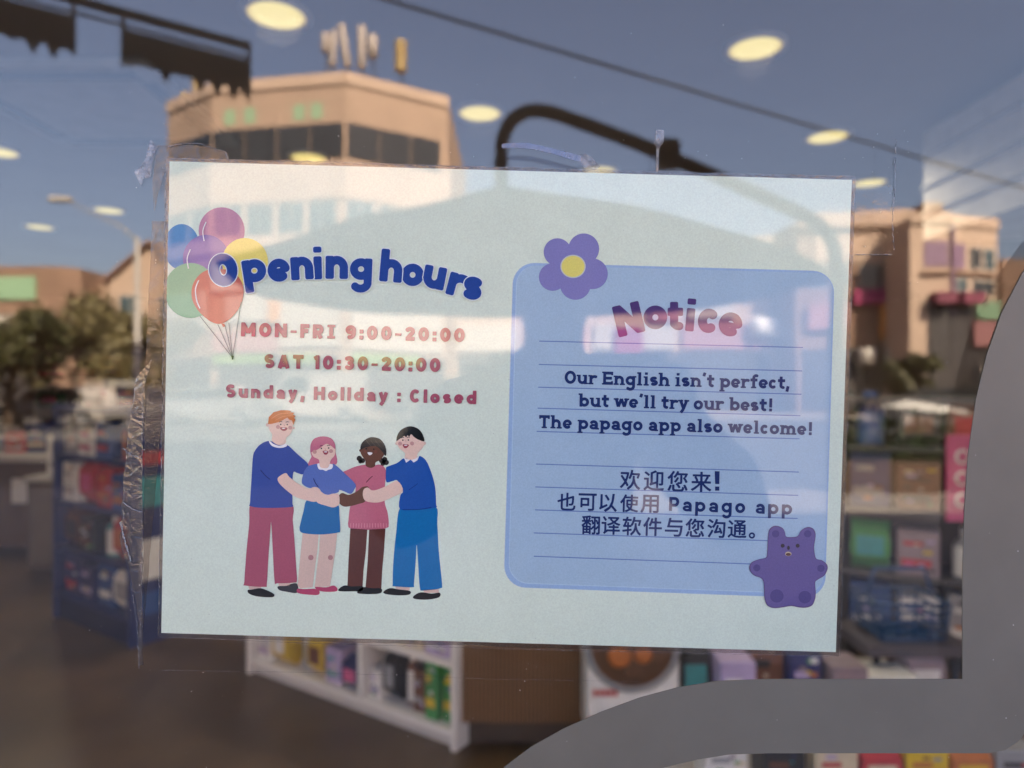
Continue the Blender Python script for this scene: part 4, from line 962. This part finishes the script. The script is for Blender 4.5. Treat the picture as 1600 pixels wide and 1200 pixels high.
for a in (.10,.25,.62,.75): # three dim green marks on the parapet, too blurred to read
    f.part(t,'parapet_mark',a,a+.08,13.95,14.7,.02,M_grn)
f.part(t,'sign_panel',.02,.30,5.9,7.3,.16,M_sign); f.part(t,'sign_panel',.12,.42,4.5,5.7,.16,M_sign); f.part(t,'sign_panel',.02,.50,2.9,4.0,.20,M_pinks); f.part(t,'sign_panel',.52,.97,3.1,6.2,.16,M_sign)
f.part(t,'sign_strip',.02,.46,2.3,2.75,.22,M_lime); f.part(t,'sign_strip',.56,.80,2.3,2.75,.22,M_lime); f.part(t,'sign_panel',.44,.52,4.4,5.4,.2,M_or)
fs[0].part(t,'sign_panel',.1,.9,4.2,6.0,.16,M_sign); fs[2].part(t,'sign_panel',.05,.92,3.0,5.6,.16,M_sign); fs[2].part(t,'sign_strip',.05,.7,2.3,2.8,.2,M_lime)
M_ant = pbr('antenna_white',(.36,.31,.28),.5); M_antg = pbr('antenna_gold',(.45,.33,.14),.5)
def antenna(px, y0, y1, wpx, label, mat=M_ant, D=33.5, lean=0, rings=False):
    a, c = OUT(px,y1,D), OUT(px+lean,y0,D); r = wpx/F*D/2
    t = thing('rooftop_antenna', label, 'antenna', (a.x,a.y,15.9), 'antennas on the tan building roof')
    mb = MB()
    if rings:
        m = 5
        for k in range(m):
            z0 = a.z+(c.z-a.z)*k/m; mb.lathe([(r*.8,0),(r,.08),(r,(c.z-a.z)/m-.12),(r*.8,(c.z-a.z)/m-.02)],(a.x,a.y,z0),mat,14)
    else: mb.tube([a,a.lerp(c,.05),a.lerp(c,.95),c],[r*.7,r,r,r*.7],mat,8)
    mb.build('radome', t)
    mb = MB(); mb.tube([(a.x,a.y-r*1.2,15.9),(a.x,a.y-r*1.2,a.z+.6)],.05,M_frame,6); mb.build('mast', t)
antenna(508,52,82,13,'short antenna panel at the left of the roof cluster'); antenna(519,48,105,12,'grey antenna panel second in the roof cluster',lean=2); antenna(543,38,105,13,'tall leaning antenna panel in the roof cluster',lean=-10)
antenna(565,40,108,14,'tall upright antenna panel in the roof cluster'); antenna(582,55,90,17,'short wide antenna panel at the right of the roof cluster'); antenna(626,64,112,20,'gold ribbed antenna drum standing alone on the roof',M_antg,rings=True)
antenna(309,110,168,17,'gold ribbed antenna drum on the left roof corner',M_antg,D=36.5,rings=True); antenna(289,145,190,14,'smaller gold ribbed drum on the far left roof corner',M_antg,D=37,rings=True)
# middle low building
t, fs = block('shop_block','low cream shop block mirrored right of the parasol',[(-3.2,36),(4.2,37),(13.6,35.5)],8.9,M_beige2)
for f in fs:
    f.part(t,'cornice',0,1,8.5,9.1,.25,M_beige2); n = 5
    for k in range(n): f.window(t,.05+.9*k/n,.05+.9*(k+1)/n-.06,5.6,7.6,M_win)
    f.part(t,'shopfront',.03,.97,.1,3.0,.05,M_drk); f.part(t,'sign_panel',.03,.48,3.2,4.6,.2,M_sign); f.part(t,'sign_panel',.52,.97,3.2,4.6,.2,M_pinks)
f = fs[1]; f.part(t,'sign_panel',.55,.80,4.9,5.6,.25,M_sign); f.part(t,'sign_panel',.35,.50,4.8,6.6,.35,M_pinks); f.part(t,'sign_panel',.15,.30,2.9,4.4,.42,M_mag)
for a in (.915,.985):
    mb = MB(); p = f.A+f.u*f.L*a+f.n*.6; mb.lathe([(.05,-.55),(.40,-.4),(.48,0),(.40,.45),(.05,.6)],(p.x,p.y,4.45),M_white,14); mb.build('lantern_or_sign_mark', t)  # unlit white bodies added for the two bright marks of a sign
# right cream building with pipe and purple windows
t, fs = block('apartment_building','cream building with purple windows mirrored at the right edge',[(17.6,30.2),(19.25,30),(21.9,30.8)],8.75,M_beige2,depth=9)
fs[0].part(t,'cornice',0,1,8.5,9.0,.12,M_beige2); fs[1].part(t,'cornice',0,1,8.4,8.85,.1,M_beige2)
fs[0].part(t,'roof_box',.4,.9,9.01,9.5,-.3,M_brownw,-1.2)
fs[1].part(t,'drain_pipe',.0,.04,4.5,8.4,.14,M_winp)
fs[0].window(t,.35,.95,6.6,7.7,M_winp,M_winp); fs[1].window(t,.07,.30,6.5,7.6,M_winp,M_winp); fs[1].window(t,.40,.66,6.5,7.5,M_win); fs[1].window(t,.70,.94,6.5,7.5,M_winb)
fs[1].window(t,.10,.36,5.5,6.1,M_winb); fs[1].window(t,.46,.92,5.45,6.05,M_win); fs[1].part(t,'ledge',.05,.98,6.25,6.38,.18,M_brownw); fs[0].part(t,'ledge',.3,.98,6.25,6.38,.18,M_brownw)
fs[1].part(t,'awning',.0,.45,4.9,5.4,.7,M_mar); fs[0].part(t,'awning',.5,1,4.9,5.4,.7,M_mar); fs[1].part(t,'sign_panel',.5,.98,4.3,5.1,.2,M_grn); fs[1].part(t,'sign_panel',.40,.98,3.1,4.2,.25,M_pinks); fs[1].part(t,'counter_front',.45,.95,1.2,2.2,.5,M_sign)
fs[1].part(t,'shopfront',.0,.97,.1,4.85,.05,M_drk); fs[0].part(t,'shopfront',.45,.99,.1,4.85,.05,M_drk)
# brown building left of it
t, fs = block('corner_shop','brown shop with dark upper floor mirrored beside the poster right edge',[(13.8,33.2),(18.9,32.2)],9.3,M_brownw,depth=9)
f = fs[0]; f.part(t,'roof_band',-.01,1.01,8.9,9.6,.4,M_beige2); f.part(t,'wall_band',.15,.75,7.2,8.7,.06,M_beige2); f.window(t,.1,.45,6.0,7.1); f.window(t,.55,.9,6.0,7.1); f.part(t,'sign_panel',.5,.92,5.2,5.9,.3,M_mag); f.part(t,'sign_panel',.72,.82,3.6,5.15,.35,M_or); f.part(t,'sign_panel',.1,.45,4.2,5.3,.3,M_pinks); f.part(t,'shopfront',.05,.95,.1,3.2,.05,M_drk)
for a in (.60,.83):
    mb = MB(); p = f.A+f.u*f.L*a+f.n*.35; mb.lathe([(.1,-.4),(.42,-.35),(.42,.4),(.1,.45)],(p.x,p.y,2.7),M_sign,14); mb.build('lantern_or_sign_mark', t)
t, fs = block('side_building','grey brown block at the far right of the mirrored street',[(22.6,31.5),(34,33)],7.2,M_brownw)
for k in range(4): fs[0].window(t,.06+.23*k,.22+.23*k,4.2,6.0)
fs[0].part(t,'shopfront',.03,.97,.1,3.0,.05,M_drk)
# far left buildings
t, fs = block('market_hall','brown hall with a green sign mirrored at the far left',[(-40,45.5),(-30,45),(-29,46)],9.2,M_brownw,depth=10)
f = fs[0]; f.part(t,'sign_panel',.45,.86,7.0,8.5,.2,M_grn); f.part(t,'canopy',.2,.98,4.6,5.9,1.4,M_sign); f.part(t,'shopfront',.1,.95,.1,4.2,.05,M_drk)
for k in range(3): f.window(t,.05+.13*k,.15+.13*k,6.6,8.0)
t, fs = block('row_house','terrace of small houses in red and cream beyond the trees',[(-29,48),(-24,47)],8.6,M_beige,depth=8)
f = fs[0]; f.part(t,'wall_band',.62,.98,6.2,9.3,.2,pbr('terracotta',(.42,.17,.11),.8)); f.window(t,.08,.28,5.6,7.2); f.window(t,.36,.55,5.6,7.2); f.part(t,'shopfront',.05,.95,.1,3.0,.05,M_drk)
t = thing('gabled_house','cream gabled house mirrored behind the white street lamp','house',(-20.6,-38,0))
mb = MB(); x0, x1, yy = -22.6,-17.8,-38.0; mb.add([(x0,yy,-.14),(x1,yy,-.14),(x1,yy,7.2),((x0+x1)/2,yy,9.3),(x0,yy,7.2),(x0,yy-8,-.14),(x1,yy-8,-.14),(x1,yy-8,7.2),((x0+x1)/2,yy-8,9.3),(x0,yy-8,7.2)],[(4,3,2,1,0),(5,6,7,8,9),(0,1,6,5),(1,2,7,6),(0,5,9,4)],M_beige2); mb.build('wall', t)
xm = (x0+x1)/2; mb = MB()
for s_, e_ in ((-1,x0),(1,x1)):
    p = [(xm,yy+.4,9.32),(e_+.3*s_,yy+.4,7.0),(e_+.3*s_,yy-8.3,7.0),(xm,yy-8.3,9.32)]; mb.add(p+[(a,b_,c_+.14) for a,b_,c_ in p],[(0,1,2,3),(7,6,5,4),(0,4,5,1),(1,5,6,2),(2,6,7,3)],pbr('roof_tile',(.32,.20,.15),.8))
mb.build('roof', t)
f = Fac((x0,38.3),(x1,38.3)); f.window(t,.12,.38,4.6,6.4,M_winb); f.window(t,.58,.86,4.6,6.4,M_winb); f.part(t,'sign_panel',.08,.92,2.9,3.8,.15,M_sign); f.part(t,'shopfront',.08,.92,.1,2.7,.05,M_drk)
# trees
def tree(x, D, h, r, label, col, seed, n=5200):
    rr = random.Random(seed); y = -(D-.3); t = thing('street_tree', label, 'tree', (x,y,0), 'trees across the street')
    mb = MB(); M_bark = pbr('bark',(.10,.07,.05),.9,.3,6)
    top = Vector((x+.2,y,h*.62)); mb.tube([(x,y,-.14),(x+.05,y,h*.2),(x+.12,y,h*.4),top],[.20,.15,.12,.07],M_bark,9)
    tips = []
    for k in range(9):
        a = k*2.4; e_ = Vector((x+math.cos(a)*r*.7,y+math.sin(a)*r*.7,h*rr.uniform(.36,.92))); s0 = Vector((x+.1,y,h*rr.uniform(.28,.5)))
        mb.tube([s0,s0.lerp(e_,.5)+Vector((0,0,.15)),e_],[.06,.04,.015],M_bark,6); tips.append(e_)
    tips.append(top+Vector((0,0,h*.25)))
    mb.build('trunk', t)
    mb = MB(); ms = [pbr('leaf_%s_%d' % (col[0],k),tuple(c*s_ for c in col[1]),.6,.2,3) for k, s_ in enumerate((.7,1,1.4))]
    cl = [(p+Vector((rr.uniform(-.5,.5),rr.uniform(-.5,.5),rr.uniform(-.4,.5)))*r*.5, r*rr.uniform(.28,.5)) for p in tips for _ in range(2)]
    for _ in range(n):
        c_, cr_ = rr.choice(cl); d = Vector((rr.gauss(0,1),rr.gauss(0,1),rr.gauss(0,1))).normalized(); p = c_+d*cr_*rr.uniform(.4,1)
        a = Vector((rr.gauss(0,1),rr.gauss(0,1),rr.gauss(0,1))).normalized(); b_ = a.cross(d); b_ = b_.normalized() if b_.length > .01 else Vector((1,0,0)); s_ = rr.uniform(.09,.19)
        mb.add([p-a*s_,p+b_*s_*.6,p+a*s_,p-b_*s_*.6],[(0,1,2,3)],rr.choice(ms))
    mb.build('crown', t)
OL = ('olive',(.13,.11,.045)); DG = ('deep',(.045,.045,.012))
tree(-18.3,28.5,4.8,2.1,'olive green tree with the widest crown across the street',OL,1); tree(-15.9,29.5,4.2,1.6,'smaller olive tree right of the widest one',OL,5); tree(-15.9,21.5,3.2,1.7,'low dark green tree closest to the road',DG,2); tree(-18.8,22.0,3.2,1.4,'low dark tree at the far left of the street',DG,8)
tree(14.5,25,2.6,.8,'small clipped tree mirrored under the brown shop',DG,4,1200)
# white street lamp
t = thing('street_lamp','white street lamp with one long arm mirrored left of the poster','street lamp',OUT(207,640,16).to_tuple())
pz = OUT(214,372,16); bx = pz.x; t.location = (bx,pz.y,0); M_lp = pbr('lamp_post_paint',(.42,.39,.36),.5)
mb = MB(); mb.tube([(bx,pz.y,0),(bx,pz.y,.5),(bx,pz.y,pz.z)],[.12,.085,.06],M_lp,10); mb.build('pole', t)
e_ = OUT(100,312,16); mb = MB(); mb.tube([(bx,pz.y,pz.z-.05),(bx-.35,pz.y,pz.z+.25),(e_.x,e_.y,e_.z)],[.03,.022,.018],M_lp,8); mb.build('arm', t)
mb = MB(); mb.rbox((e_.x-.34,e_.y-.10,e_.z-.05),(e_.x+.16,e_.y+.10,e_.z+.07),M_lp,.03); mb.build('lamp_head', t)
# cars
def car(x, D, col, label, rot=0, van=False):
    y = -(D-.3); t = thing('parked_car', label, 'van' if van else 'car', (x,y,-.12), 'vehicles on the street')
    M0 = Matrix.Translation((x,y,-.12)) @ Matrix.Rotation(rot,4,'Z'); mt = pbr('paint_'+col[0],col[1],.25,.03)
    h = 1.95 if van else 1.45
    prof = [(-2.1,.35),(-2.15,.75),(-2.0,.95),(-1.25,1.0),(-.75,h-.03),(.9,h),(1.55,1.02),(2.0,.95),(2.1,.7),(2.08,.35)] if not van else [(-2.1,.35),(-2.15,1.0),(-1.7,1.15),(-1.1,h-.05),(1.9,h),(2.08,h-.2),(2.1,.35)]
    cap = lambda p, wy, sc=1: [M0 @ Vector((a,wy*(1 if z < 1.0 else .86),z)) for a, z in p]
    n = len(prof); mb = MB(); mb.add(cap(prof,-.86)+cap(prof,.86),[tuple(range(n-1,-1,-1)),tuple(range(n,2*n))]+[(i,(i+1)%n,n+(i+1)%n,n+i) for i in range(n)],mt); mb.build('body', t)
    gp = [(-1.12,1.03),(-.70,h-.12),(.80,h-.10),(1.30,1.05)] if not van else [(-1.45,1.18),(-1.02,h-.18),(-.2,h-.18),(-.2,1.18)]
    for s_ in (-1,1):
        mb = MB(); q = [M0 @ Vector((a,s_*(.78+.03),z)) for a, z in gp]; q2 = [M0 @ Vector((a,s_*.70,z)) for a, z in gp]
        mb.add(q+q2,[(0,1,2,3),(7,6,5,4),(0,4,5,1),(1,5,6,2),(2,6,7,3),(3,7,4,0)],M_win); mb.build('side_window', t)
    for a in (-1.3,1.3):
        for s_ in (-1,1):
            mb = MB(); pr = [(.30,-.10),(.32,-.08),(.32,.08),(.30,.10)]; k = 18
            vs = [M0 @ Vector((a+r*math.cos(2*math.pi*i/k),s_*.80+q,.32+r*math.sin(2*math.pi*i/k))) for r, q in pr for i in range(k)]
            mb.add(vs,[(j*k+i,j*k+(i+1)%k,(j+1)*k+(i+1)%k,(j+1)*k+i) for j in range(3) for i in range(k)]+[tuple(range(k)),tuple(range(3*k,4*k))],pbr('tyre',(.02,.02,.02),.8)); wheel = mb.build('wheel', t)
            mb = MB(); vs = [M0 @ Vector((a+.19*math.cos(2*math.pi*i/k),s_*(.905),.32+.19*math.sin(2*math.pi*i/k))) for i in range(k)]+[M0 @ Vector((a,s_*.915,.32))]; mb.add(vs,[(i,(i+1)%k,k) for i in range(k)],pbr('rim',(.5,.5,.5),.3,metallic=.7)); mb.build('rim', wheel)
    for s_ in (-.6,.6):
        mb = MB(); mb.box((-2.17,s_-.16,.66),(-2.10,s_+.16,.82),M_sign,M0); mb.build('headlight', t)
WH = ('white',(.34,.32,.30)); SV = ('silver',(.20,.20,.20)); TN = ('bronze',(.13,.09,.07)); BK = ('charcoal',(.05,.05,.055)); RD = ('red',(.40,.05,.05))
car(-16.0,24.5,WH,'white car in the street at the far left of the reflection',.1); car(-11.2,25.5,SV,'silver car in the street beside the white lamp',-.05); car(-8.0,28.2,WH,'white van parked before the tan building',0,True); car(-2.8,27.8,BK,'charcoal car parked under the parasol reflection',0); car(3.6,27.5,TN,'bronze car parked before the cream shop block behind the parasol',0); car(15.0,24,BK,'charcoal car at the right of the mirrored street',.2)
def planter(x, D, wd, label, seed):
    rr = random.Random(seed); y = -(D-.3); t = thing('added_planter', label, 'planter', (x,y,0), 'planters along the pavement')
    mb = MB(); mb.rbox((x-wd/2,y-.2,.002),(x+wd/2,y+.2,.42),pbr('planter_wood',(.07,.045,.03),.8,.2,6),.02); mb.build('box', t)
    mb = MB(); ms = [pbr('hedge_%d' % k,c,.6,.2,3) for k, c in enumerate(((.03,.05,.02),(.05,.075,.025),(.06,.06,.03)))]
    for _ in range(1500):
        p = Vector((x+rr.uniform(-.5,.5)*wd, y+rr.gauss(0,.12), .42+abs(rr.gauss(0,.24)))); a = Vector((rr.gauss(0,1),rr.gauss(0,1),rr.gauss(0,1))).normalized(); b_ = a.orthogonal().normalized(); s_ = rr.uniform(.03,.06)
        mb.add([p-a*s_,p+b_*s_*.5,p+a*s_,p-b_*s_*.5],[(0,1,2,3)],rr.choice(ms))
    mb.build('foliage', t)
planter(4.9,9.0,1.3,'added dark leafy planter mirrored right beside the poster edge',3); planter(6.35,9.2,1.2,'added dark leafy planter mirrored next to the grey vinyl band',9)  # planters put in to darken the bright road in the mirror image
# cable, valances, parasol
a, c = OUT(600,-10,6), OUT(1600,290,11.83); d = c-a; p0 = a-d*(( a.y-(-.05))/d.y) if d.y else a
p0 = a+d*((-.02-a.y)/d.y); p1 = a+d*1.9
mb = MB(); mb.tube([p0.lerp(p1,k/24)-Vector((0,0,.25*math.sin(math.pi*k/24)*.2)) for k in range(25)],.016,pbr('cable_black',(.02,.02,.02),.6),6)
tag(mb.build('overhead_cable'), 'black overhead cable sloping across the mirrored sky', 'cable')
t = thing('utility_pole','concrete utility pole carrying the overhead cable','pole',(p1.x,p1.y,0)); mb = MB(); mb.tube([(p1.x,p1.y,-.14),(p1.x,p1.y,p1.z+1.2)],[.17,.12],M_roofc,10); mb.build('shaft', t)
mb = MB(); mb.tube([(p1.x-.7,p1.y,p1.z+.7),(p1.x+.7,p1.y,p1.z+.7)],.05,M_frame,6); mb.build('cross_arm', t)
M_val = pbr('valance_cloth',(.035,.026,.022),.9,.2,10)
t = thing('awning_frame','dark awning rail with two ragged hanging valances at top left','awning',(-2.2,-3.9,0))
r0, r1 = OUT(120,0,4.0), OUT(390,72,4.545); rd = r1-r0; q0 = r0-rd*1.6
mb = MB(); mb.tube([q0,r1],.030,M_val,8); mb.tube([q0-Vector((0,0,.075)),r1-Vector((0,0,.075))],.010,M_val,6); mb.build('rail', t)
def valance(f0, f1, drop, seed):
    rr = random.Random(seed); A, B = r0+rd*f0, r0+rd*f1; m = 22; top = []; bot = []
    for k in range(m+1):
        p = A.lerp(B,k/m); top.append(p-Vector((0,0,.10))); bot.append(p-Vector((0,0,.10+drop+(rr.choice((0,.02,.07,.09)) if k%3 == 1 else 0))))
    off = Vector((0,.012,0)); vs = top+bot+[p+off for p in top]+[p+off for p in bot]; n = m+1; fc = []
    for k in range(m): fc += [(k,n+k,n+k+1,k+1),(2*n+k,2*n+k+1,3*n+k+1,3*n+k),(n+k,3*n+k,3*n+k+1,n+k+1),(k,k+1,2*n+k+1,2*n+k)]
    fc += [(0,2*n,3*n,n),(m,n+m,3*n+m,2*n+m)]
    mb = MB(); mb.add(vs,fc,M_val); mb.build('valance', t)
    for e_ in (A,B): mb = MB(); mb.tube([e_,e_-Vector((0,0,.12+drop))],.012,M_val,6); mb.build('hanger', t)
valance(.24,.995,.20,1); valance(-.75,-.02,.20,2)
mb = MB(); mb.tube([(q0.x,q0.y,0),q0],.035,M_val,8); mb.build('post', t)
mb = MB(); mb.tube([q0,(q0.x,-.02,q0.z+.3)],.03,M_val,8); mb.build('wall_arm', t)
# cantilever parasol
M_can = pbr('parasol_cloth',(.014,.014,.013),.95,.12,5,spec=.1); M_mast = pbr('mast_bronze',(.028,.024,.022),.5,.1)
Dp = 3.9; ap = OUT(785,292,Dp); edz = OUT(0,452,Dp).z
par = thing('cantilever_parasol','dark cantilever parasol with a curved side mast mirrored over the poster','parasol',(ap.x+2.2,ap.y,0))
mb = MB(); n = 8; Rp = 1.62; cen = Vector((ap.x+.10,ap.y,0)); vs = []
ringv = []
for j, fr_ in enumerate((.04,.3,.6,1.0)):
    for k in range(n*2):
        a = math.pi*2*k/(n*2)+.2; sc = fr_ if k%2 == 0 else fr_*(.955 if j == 3 else .985); z = ap.z-(ap.z-edz)*(fr_**1.05)+(.02 if k%2 == 0 and j == 2 else 0)
        ringv.append((cen.x+math.cos(a)*Rp*sc-.10*(1-fr_), cen.y+math.sin(a)*Rp*sc, z))
N = n*2; fc = [(j*N+k,j*N+(k+1)%N,(j+1)*N+(k+1)%N,(j+1)*N+k) for j in range(3) for k in range(N)]+[tuple(range(N))]
under = [(x,y,z-.012) for x,y,z in ringv]; o_ = len(ringv)
fc += [tuple(q+o_ for q in f_[::-1]) for f_ in fc]+[(3*N+k,o_+3*N+k,o_+3*N+(k+1)%N,3*N+(k+1)%N) for k in range(N)]
mb.add(ringv+under,fc,M_can); mb.build('canopy', par)
for k in range(n):
    a = math.pi*2*k/n+.2; mb = MB(); mb.tube([(ap.x,ap.y,ap.z-.06),(cen.x+math.cos(a)*Rp*.97,cen.y+math.sin(a)*Rp*.97,edz-.005)],.011,M_mast,6); mb.build('rib', par)
mb = MB(); pl = [(784,300),(783,262),(783,236),(787,212),(798,190),(815,177),(838,172),(865,176),(900,188),(950,206),(1000,225),(1050,246),(1120,276),(1200,312),(1262,343),(1292,372),(1303,420),(1306,500),(1306,640),(1306,980)]
mp = [OUT(x,y,Dp) for x, y in catmull(pl,4,False)]; mp[-1].z = 0.06
mb.tube(mp,.040,M_mast,10); mb.build('mast', par)
mb = MB(); jp = OUT(1045,243,Dp); mb.rbox((jp.x-.06,jp.y-.05,jp.z-.07),(jp.x+.06,jp.y+.05,jp.z+.09),M_mast,.015); mb.tube([(jp.x,jp.y+.05,jp.z),(jp.x,jp.y+.12,jp.z)],.012,M_mast,6); mb.build('tilt_joint', par)
bx_ = mp[-1]; mb = MB()
mb.rbox((bx_.x-.5,bx_.y-.07,.005),(bx_.x+.5,bx_.y+.07,.06),M_mast,.01); mb.rbox((bx_.x-.07,bx_.y-.5,.005),(bx_.x+.07,bx_.y-.071,.06),M_mast,.01); mb.rbox((bx_.x-.07,bx_.y+.071,.005),(bx_.x+.07,bx_.y+.5,.06),M_mast,.01); mb.build('base', par)

# ---------------------------------------------------------------- the photographer, mirrored faintly in the poster
def skinned(name, chain, edges, mat, parent, sub=2, root=0):
    me = bpy.data.meshes.new(name); me.from_pydata([c_[:3] for c_ in chain], edges, []); ob = bpy.data.objects.new(name, me); COL.objects.link(ob)
    md = ob.modifiers.new('skin','SKIN'); md.use_smooth_shade = True
    lay_ = me.skin_vertices[0] if me.skin_vertices else None
    if lay_ is None:
        bm = bmesh.new(); bm.from_mesh(me); bm.verts.layers.skin.verify(); bm.to_mesh(me); bm.free(); lay_ = me.skin_vertices[0]
    for i, c_ in enumerate(chain):
        r = c_[3]; lay_.data[i].radius = (r,r) if not isinstance(r,tuple) else r
    lay_.data[root].use_root = True
    sb_ = ob.modifiers.new('sub','SUBSURF'); sb_.levels = sub; sb_.render_levels = sub
    dg = bpy.context.evaluated_depsgraph_get(); m2 = bpy.data.meshes.new_from_object(ob.evaluated_get(dg)); bpy.data.objects.remove(ob)
    m2.materials.clear(); m2.materials.append(mat); m2.polygons.foreach_set('use_smooth',[True]*len(m2.polygons))
    o = bpy.data.objects.new(name, m2); COL.objects.link(o); o.parent = parent; o.matrix_parent_inverse = Matrix.Translation(parent.location).inverted()
    return o
px_, py_ = .075, -.98
per = thing('person','person in a light grey jacket holding up a phone before the window','person',(px_,py_,0))
M_skin = pbr('skin',(.34,.21,.15),.55,.08,12); M_cl = pbr('grey_jacket',(.60,.60,.58),.85,.2,14); M_tr = pbr('grey_trousers',(.25,.25,.25),.85,.2,14); M_hair = pbr('black_hair',(.012,.011,.011),.5,.2,40)  # jacket and trousers made pale to bounce light onto the lower poster
X0 = px_
def P(x, y, z, r): return (X0+x, py_+y, z, r)
body = [P(0,0,.93,.13),P(0,.01,1.10,.125),P(0,.0,1.28,.14),P(0,-.01,1.40,.09),P(0,.02,1.48,.052),P(0,.05,1.535,.062),P(0,.055,1.60,.085),P(0,.045,1.66,.062),
        P(-.17,-.01,1.37,.062),P(-.26,.20,1.20,.048),P(-.13,.45,1.33,.036),P(-.055,.55,1.385,.026),
        P(.17,-.01,1.37,.062),P(.28,.20,1.20,.048),P(.17,.45,1.33,.036),P(.105,.55,1.385,.026),
        P(-.10,0,.86,.095),P(-.11,.015,.48,.062),P(-.11,-.01,.09,.042),P(-.115,.15,.035,.032),
        P(.10,0,.86,.095),P(.11,.015,.48,.062),P(.11,-.01,.09,.042),P(.115,.15,.035,.032)]
be = [(0,1),(1,2),(2,3),(3,4),(4,5),(5,6),(6,7),(3,8),(8,9),(9,10),(10,11),(3,12),(12,13),(13,14),(14,15),(0,16),(16,17),(17,18),(18,19),(0,20),(20,21),(21,22),(22,23)]
bod = skinned('body', body, be, M_skin, per)
g = 1.14
jk = [(c_[0],c_[1],c_[2],c_[3]*g+.008) for c_ in (body[0],body[1],body[2],body[3],body[8],body[9],body[10],body[12],body[13],body[14])]
skinned('jacket', jk, [(0,1),(1,2),(2,3),(3,4),(4,5),(5,6),(3,7),(7,8),(8,9)], M_cl, per)
tr_ = [(c_[0],c_[1],c_[2],c_[3]*1.16+.006) for c_ in (body[0],body[16],body[17],body[18],body[20],body[21],body[22])]
skinned('trousers', tr_, [(0,1),(1,2),(2,3),(0,4),(4,5),(5,6)], M_tr, per)
sh = []
for k in (18,22):
    b_ = body[k]; skinned('shoe', [(b_[0],b_[1]-.05,.05,.045),(b_[0],b_[1]+.06,.045,.045),(b_[0],b_[1]+.17,.035,.036)], [(0,1),(1,2)], M_hair, per)
skinned('hair', [P(0,-.005,1.56,.075),P(0,.02,1.625,.095),P(0,.055,1.675,.070),P(0,.10,1.675,.040)], [(0,1),(1,2),(2,3)], M_hair, per)
fy = py_+.135
mb = MB()
mb.lathe([(.002,-.012),(.010,-.004),(.013,.010),(.008,.03),(.002,.034)],(X0,fy+.012,1.585),M_skin,10); mb.build('nose', per)
for s_ in (-1,1):
    mb = MB(); mb.lathe([(.002,-.012),(.012,-.006),(.013,.0),(.012,.006),(.002,.012)],(X0+s_*.032,fy-.004,1.612),pbr('eye',(.6,.58,.55),.3),12,'Y'); mb.lathe([(.002,.009),(.006,.011),(.002,.014)],(X0+s_*.032,fy-.003,1.612),M_hair,10,'Y'); mb.build('eye', per)
    mb = MB(); mb.lathe([(.004,-.008),(.022,-.006),(.026,0),(.020,.006),(.004,.008)],(X0+s_*.088,py_+.05,1.60),M_skin,12,'X'); mb.build('ear', per)
mb = MB(); mb.tube([(X0-.024,fy-.002,1.553),(X0,fy+.005,1.550),(X0+.024,fy-.002,1.553)],[.003,.006,.003],pbr('lips',(.32,.12,.11),.5),8); mb.build('mouth', per)
# phone in landscape grip: its back faces the glass
ph = thing('phone','dark phone held sideways towards the poster','phone',(.055,-.315,1.385))
mb = MB(); M_ph = pbr('phone_black',(.03,.03,.034),.3); x0, x1, z0, z1 = -.020,.138,1.371,1.447
mb.rbox((x0,-.3170,z0),(x1,-.3090,z1),M_ph,.003); mb.build('phone_body', ph)
mb = MB(); mb.box((x0+.004,-.3185,z0+.004),(x1-.004,-.3172,z1-.004),pbr('phone_screen',(.02,.02,.025),.1)); mb.build('screen', ph)
for cz_ in (1.42,1.395):
    mb = MB(); mb.lathe([(.009,-.001),(.009,.003),(.0075,.004),(.007,.001)],(0,-.3088,cz_),M_ph,16,'Y'); mb.build('camera_lens', ph)
def hand(side):
    ex = x0 if side < 0 else x1; w_ = body[11] if side < 0 else body[15]; s_ = side
    ch = [(w_[0],w_[1],w_[2],.026),(ex+s_*.030,-.385,1.385,.026),(ex+s_*.022,-.350,1.395,.022)]; ed = [(0,1),(1,2)]
    for i, z in enumerate((1.428,1.410,1.392,1.376)):
        ln = (.034,.040,.036,.026)[i]; b_ = len(ch)
        ch += [(ex+s_*.020,-.338,z,.0095),(ex+s_*.014,-.309,z+.002,.0085),(ex+s_*.002,-.2995,z+.002,.008),(ex-s_*ln*(.5 if s_ < 0 else 1),-.2995,z,.007)]
        if s_ < 0: ch[-1] = (ex+s_*.001,-.3000,z-.004,.007)
        ed += [(2,b_),(b_,b_+1),(b_+1,b_+2),(b_+2,b_+3)]
    b_ = len(ch); ch += [(ex+s_*.016,-.345,1.372,.012),(ex-s_*.004,-.328,1.376,.010),(ex-s_*.024,-.328,1.386,.009)]; ed += [(1,b_),(b_,b_+1),(b_+1,b_+2)]
    skinned('hand', ch, ed, M_skin, per, 2)
hand(-1); hand(1)
